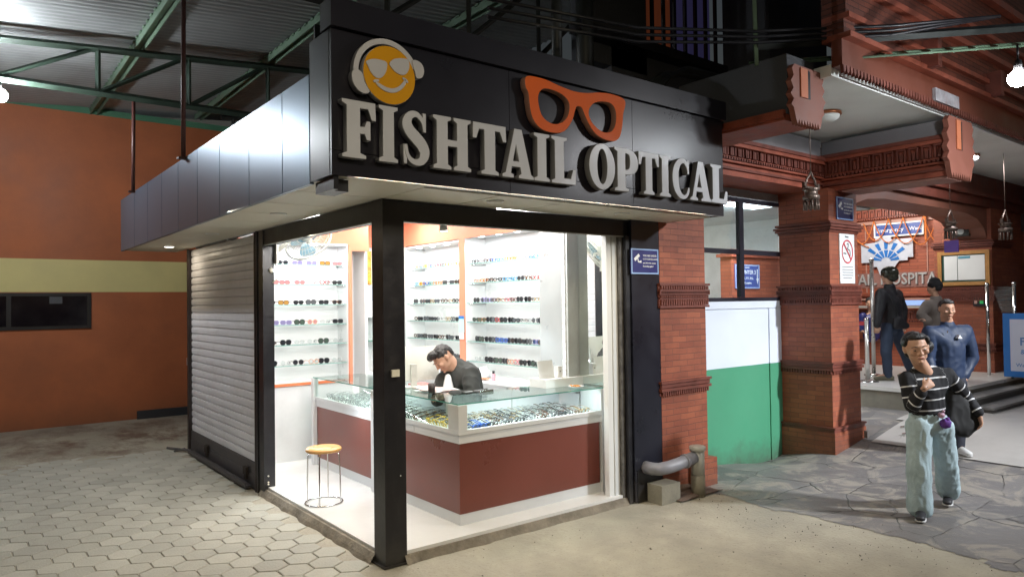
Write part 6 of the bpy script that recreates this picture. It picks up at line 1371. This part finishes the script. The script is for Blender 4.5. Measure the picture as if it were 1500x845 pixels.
# --- person in helmet
D2 = 10.75
m2 = Person('person in an open dark helmet and black jacket facing the reception desk', (1303, 557), D2); P = m2.p
hc = P(1301, 404, D2); H = head_frame((-.8, .55, 0), (0, 0, 1))
nk = P(1303, 419, D2); shR = P(1291, 430, D2-.08); shL = P(1314, 431, D2+.12); elR = P(1288, 454, D2-.12); wrR = P(1285, 476, D2-.12); elL = P(1322, 454, D2+.15); wrL = P(1322, 474, D2+.10)
ch = P(1304, 442, D2); ws = P(1306, 470, D2); hR = P(1300, 482, D2-.06); hL = P(1311, 482, D2+.06); knR = P(1298, 516, D2-.08); anR = P(1301, 549, D2-.03); knL = P(1324, 514, D2+.1); anL = P(1336, 546, D2+.25)
m2.prims = head_prims(hc, H)+[cap(nk, hc+Vector((0, 0, -.06)), .06, .055), [(ch, (.13, .13, .16)), (ws, (.12, .12, .12))], [(shR, .055), (shL, .055), (ch, (.1, .1, .1))], [(ws, (.12, .12, .1)), (hR, .085), (hL, .085)],
    cap(shR, elR, .05, .042), cap(elR, wrR, .04, .028), cap(shL, elL, .05, .042), cap(elL, wrL, .04, .028), cap(hR, knR, .085, .058), cap(knR, anR, .056, .038), cap(hL, knL, .085, .058), cap(knL, anL, .056, .038), [(anR, .036), (anR+Vector((-.15, .05, -.04)), .025)], [(anL, .036), (anL+Vector((-.12, .1, -.03)), .025)]]
m2.prims += hand_prims(wrR, (-.1, 0, -1), (.3, 1, 0), 1, .4)+hand_prims(wrL, (0, 0, -1), (-.3, -1, 0), 1, .4)
o = m2.build(.009); face_parts(o, hc, H); q = lambda x, y, z: hc+H @ Vector((x, y, z))
m2.wear('helmet', [[(q(0, -.022, .045), (.115, .128, .105), H)], [(q(0, -.06, -.02), (.105, .085, .075), H)]], pm('helmet_shell', (.035, .038, .028), .18, .2, var=.3, vs=8), .009, 4, 0)
for a in (-.05, -.01, .03): mk('helmet_stud', MB().ball(q(.105, a, .09), .014, 1), WHITET, o)
BJ = pm('black_jacket', (.010, .010, .014), .6, var=.2, vs=8)
m2.wear('jacket', [[(nk+Vector((0, 0, .0)), (.075, .075, .045)), (ch, (.12, .12, .08))], [(shR, .08), (shL, .08), (ch, (.15, .15, .12))], [(ch, (.155, .155, .12)), (ws, (.155, .15, .06)), (P(1307, 478, D2), (.16, .15, .04))], cap(shR, elR, .080, .068), cap(elR, wrR, .066, .05), cap(shL, elL, .08, .068), cap(elL, wrL, .066, .05)], BJ, .010, 5, .010, 8)
m2.wear('jeans', [[(ws, (.13, .12, .05)), (hR, .095), (hL, .095)], cap(hR, knR, .095, .075), cap(knR, anR, .075, .062), cap(hL, knL, .095, .075), cap(knL, anL, .075, .062)], pm('dark_denim', (.025, .040, .075), .8, var=.15), .01, 5, .008, 8)
zf = .60-m2.loc.z; KH = pm('khaki_shoe', (.14, .13, .09), .6)
shoe(o, anR, anR+Vector((-1, .3, 0)), KH, KH, zf); shoe(o, anL, anL+Vector((-1, .6, 0)), KH, KH, zf)
bgm = blob_mesh([[(P(1316, 468, D2-.16), (.07, .04, .05)), (P(1326, 477, D2-.12), (.06, .04, .05)), (P(1312, 478, D2-.16), .04)]], .01, 4, .004, 9); bgo = add('waist_bag', bgm, BJ, None); bgo.location = m2.loc; bgo.rotation_euler = (0, 0, YAW); tag(bgo, 'small black bag slung at the hip of the helmeted person', 'bag'); mk('strap', MB().tube([P(1316, 464, D2-.15), P(1306, 440, D2-.19), P(1298, 424, D2-.10)], .010, 5), BJ, bgo)

# --- person in beanie
D3 = 10.9
m3 = Person('person in a black beanie and taupe coat facing away on the platform', (1368, 556), D3); P = m3.p
hc = P(1368, 422, D3); H = head_frame((-.85, .45, 0), (0, 0, 1))
nk = P(1371, 437, D3); shR = P(1358, 447, D3-.05); shL = P(1382, 447, D3+.1); elR = P(1349, 462, D3-.12); wrR = P(1360, 470, D3-.22); elL = P(1388, 470, D3+.1); wrL = P(1384, 488, D3)
ch = P(1370, 460, D3); ws = P(1370, 488, D3); hR = P(1365, 498, D3-.05); hL = P(1375, 498, D3+.05); knR = P(1364, 525, D3); anR = P(1363, 549, D3); knL = P(1376, 525, D3); anL = P(1377, 549, D3)
m3.prims = head_prims(hc, H, .95)+[cap(nk, hc+Vector((0, 0, -.06)), .055, .05), [(ch, (.12, .12, .14)), (ws, (.12, .12, .1))], [(shR, .05), (shL, .05), (ch, (.1, .1, .1))], [(ws, (.12, .12, .1)), (hR, .08), (hL, .08)], cap(shR, elR, .05, .04), cap(elR, wrR, .04, .03), cap(shL, elL, .05, .04), cap(elL, wrL, .04, .03), cap(hR, knR, .08, .055), cap(knR, anR, .055, .04), cap(hL, knL, .08, .055), cap(knL, anL, .055, .04), [(anR, .036), (anR+Vector((-.1, .1, -.04)), .025)], [(anL, .036), (anL+Vector((-.1, .1, -.04)), .025)]]
m3.prims += hand_prims(wrR, (-.6, .3, .3), (0, 0, -1), .95, .4)+hand_prims(wrL, (0, 0, -1), (-1, 0, 0), .95, .4)
o = m3.build(.009); face_parts(o, hc, H, .95); q = lambda x, y, z: hc+H @ Vector((x, y, z))
m3.wear('beanie', [[(q(0, -.018, .050), (.092, .105, .085), H)], [(q(0, -.01, .11), (.070, .075, .06), H)], [(q(0, -.05, .0), (.085, .065, .05), H)]], pm('black_knit', (.010, .010, .012), .9), .008, 4, .003, 30)
COAT = pm('taupe_coat', (.17, .145, .13), .85, var=.12, vs=8)
m3.wear('coat', [[(nk, (.08, .08, .05)), (ch+Vector((0, 0, .05)), (.12, .12, .08))], [(shR, .08), (shL, .08), (ch, (.15, .15, .12))], [(ch, (.15, .15, .12)), (ws, (.165, .15, .1)), (P(1369, 503, D3), (.17, .15, .05))], cap(shR, elR, .08, .07), cap(elR, wrR, .066, .052), cap(shL, elL, .08, .068), cap(elL, wrL, .066, .052)], COAT, .010, 5, .010, 8)
m3.wear('trousers', [cap(hR, knR, .09, .07), cap(knR, anR, .07, .06), cap(hL, knL, .09, .07), cap(knL, anL, .07, .06)], MATS['dark_trousers'], .01, 4, .005, 8)
zf = .60-m3.loc.z; shoe(o, anR, anR+Vector((-.7, .7, 0)), SHO, SHO, zf); shoe(o, anL, anL+Vector((-.7, .7, 0)), SHO, SHO, zf)

# --- receptionist behind the desk
D4 = 13.35
m4 = Person('dark haired receptionist seated behind the desk, head just above it', (1276, 500), D4); P = m4.p
hc = P(1275, 445, D4); H = head_frame((-.55, -.8, -.15), (0, 0, 1)); ch = P(1277, 468, D4); hp_ = P(1278, 492, D4)
m4.prims = head_prims(hc, H)+[cap(P(1276, 457, D4), hc, .055, .05), [(ch, (.16, .11, .14)), (hp_, (.15, .12, .12))]]+[cap(P(1264, 463, D4), P(1262, 484, D4), .05, .04), cap(P(1290, 463, D4), P(1292, 484, D4), .05, .04)]+hand_prims(P(1262, 484, D4), (.2, -.8, -.2), (0, 0, -1), 1, .3)+hand_prims(P(1292, 484, D4), (-.2, -.8, -.2), (0, 0, -1), 1, .3)
o = m4.build(.010); face_parts(o, hc, H); q = lambda x, y, z: hc+H @ Vector((x, y, z))
m4.wear('hair', [[(q(0, -.025, .045), (.086, .092, .085), H)], [(q(0, -.07, -.03), (.07, .05, .09), H)]], HAIR, .009, 3, .003, 40)
m4.wear('blouse', [[(P(1277, 461, D4), (.10, .09, .04)), (ch, (.18, .13, .12)), (hp_, (.17, .14, .12))], cap(P(1264, 463, D4), P(1262, 482, D4), .07, .055), cap(P(1290, 463, D4), P(1292, 482, D4), .07, .055)], BLUES, .01, 4, .005)

# --- seller bent over the work behind the counter
D5 = 6.75
m5 = Person('seller in a dark jacket and white shirt bent over work behind the counter', (676, 700), D5); P = m5.p
hc = P(650, 526, D5); H = head_frame((-.62, -.42, -.66), (-.50, -.08, .75))
nk = P(667, 538, D5+.05); shN = P(689, 548, D5-.06); shF = P(650, 554, D5+.10); elN = P(693, 582, D5-.20); wrN = P(655, 580, D5-.40); elF = P(641, 586, D5-.05); wrF = P(642, 580, D5-.30)
ch = P(676, 570, D5+.06); ws = P(684, 612, D5+.10); hR = P(672, 634, D5+.05); hL = P(692, 634, D5+.12); knR = P(640, 640, D5-.25); knL = P(668, 642, D5-.25); anR = P(644, 702, D5-.2); anL = P(668, 702, D5-.2)
m5.prims = head_prims(hc, H, 1.10)+[cap(nk+Vector((.0, 0, -.02)), hc+H @ Vector((0, -.03, -.05)), .068, .062), [(ch, (.16, .12, .14)), (ws, (.14, .11, .12))], [(shN, .06), (shF, .055), (ch, (.12, .1, .1)), (nk, .05)], [(ws, (.14, .11, .1)), (hR, .09), (hL, .09)],
    cap(shN, elN, .05, .042), cap(elN, wrN, .04, .028), cap(shF, elF, .05, .042), cap(elF, wrF, .04, .028), cap(hR, knR, .085, .06), cap(hL, knL, .085, .06), cap(knR, anR, .055, .04), cap(knL, anL, .055, .04), [(anR, .036), (anR+Vector((-.1, -.1, -.03)), .025)], [(anL, .036), (anL+Vector((-.1, -.1, -.03)), .025)]]
m5.prims += hand_prims(wrN, (-.8, -.35, .1), (0, 0, -1), 1, .45)+hand_prims(wrF, (-.2, -.8, .1), (.2, 0, -1), 1, .45)
o = m5.build(.007); face_parts(o, hc, H, 1.10); q = lambda x, y, z: hc+H @ Vector((x, y, z))*1.1
m5.wear('hair', [[(q(0, -.018, .062), (.086, .098, .068), H)], [(q(0, .050, .098), (.060, .052, .034), H)], [(q(0, -.078, .025), (.072, .036, .070), H)], [(q(-.067, -.01, .05), (.014, .045, .035), H)], [(q(.067, -.01, .05), (.014, .045, .035), H)], [(q(0, .082, .088), (.045, .030, .026), H)]], HAIR, .006, 3, .007, 45)
m5.wear('jacket', [[(nk+Vector((.03, .02, .005)), (.085, .07, .055)), (shN, .08), (shF, .065), (ch, (.15, .12, .12))], [(ch+Vector((.02, .02, 0)), (.17, .14, .12)), (ws, (.17, .14, .12))], [(P(693, 546, D5), .07), (P(698, 575, D5), .07), (ch, .1)], [(P(671, 532, D5+.06), .055), (P(688, 545, D5), .085), (shF+Vector((.02, 0, .01)), .05), (P(680, 560, D5+.05), .11)], cap(shN, elN, .082, .074), cap(elN, wrN+(elN-wrN)*.2, .070, .05), cap(shF, elF, .07, .06), cap(elF, wrF+(elF-wrF)*.25, .058, .045)], pm('charcoal_jacket', (.030, .033, .032), .85, var=.15, vs=10), .008, 5, .011, 10)
m5.wear('shirt', [[(P(656, 552, D5-.04), (.030, .04, .03)), (P(657, 575, D5-.12), (.055, .05, .07)), (P(660, 590, D5-.10), .06)]], pm('white_shirt', (.66, .68, .70), .8), .008, 4, .004, 12)
m5.wear('trousers', [[(ws+Vector((0, 0, -.06)), (.15, .12, .05)), (hR, .10), (hL, .10)], cap(hR, knR, .098, .078), cap(hL, knL, .098, .078), cap(knR, anR, .075, .06), cap(knL, anL, .075, .06)], MATS['dark_trousers'], .01, 5, .006, 8)
cst = P(684, 640, D5+.1); cw = m5.loc+RY @ cst
stl = wthing('work_stool', 'plain dark stool the seller sits on behind the counter', 'stool', (cw.x, cw.y, .08)); zt = cw.z-.12
mk('stool_seat', MB().cyl((cw.x, cw.y, zt-.05), (cw.x, cw.y, zt), .17, seg=24), BLACK, stl)
for k in range(4): a = .4+k*math.pi/2; mk('leg', MB().cyl((cw.x+.12*math.cos(a), cw.y+.12*math.sin(a), zt-.05), (cw.x+.17*math.cos(a), cw.y+.17*math.sin(a), .08), .012), CHROME, stl)
print('glasses', NG[0])
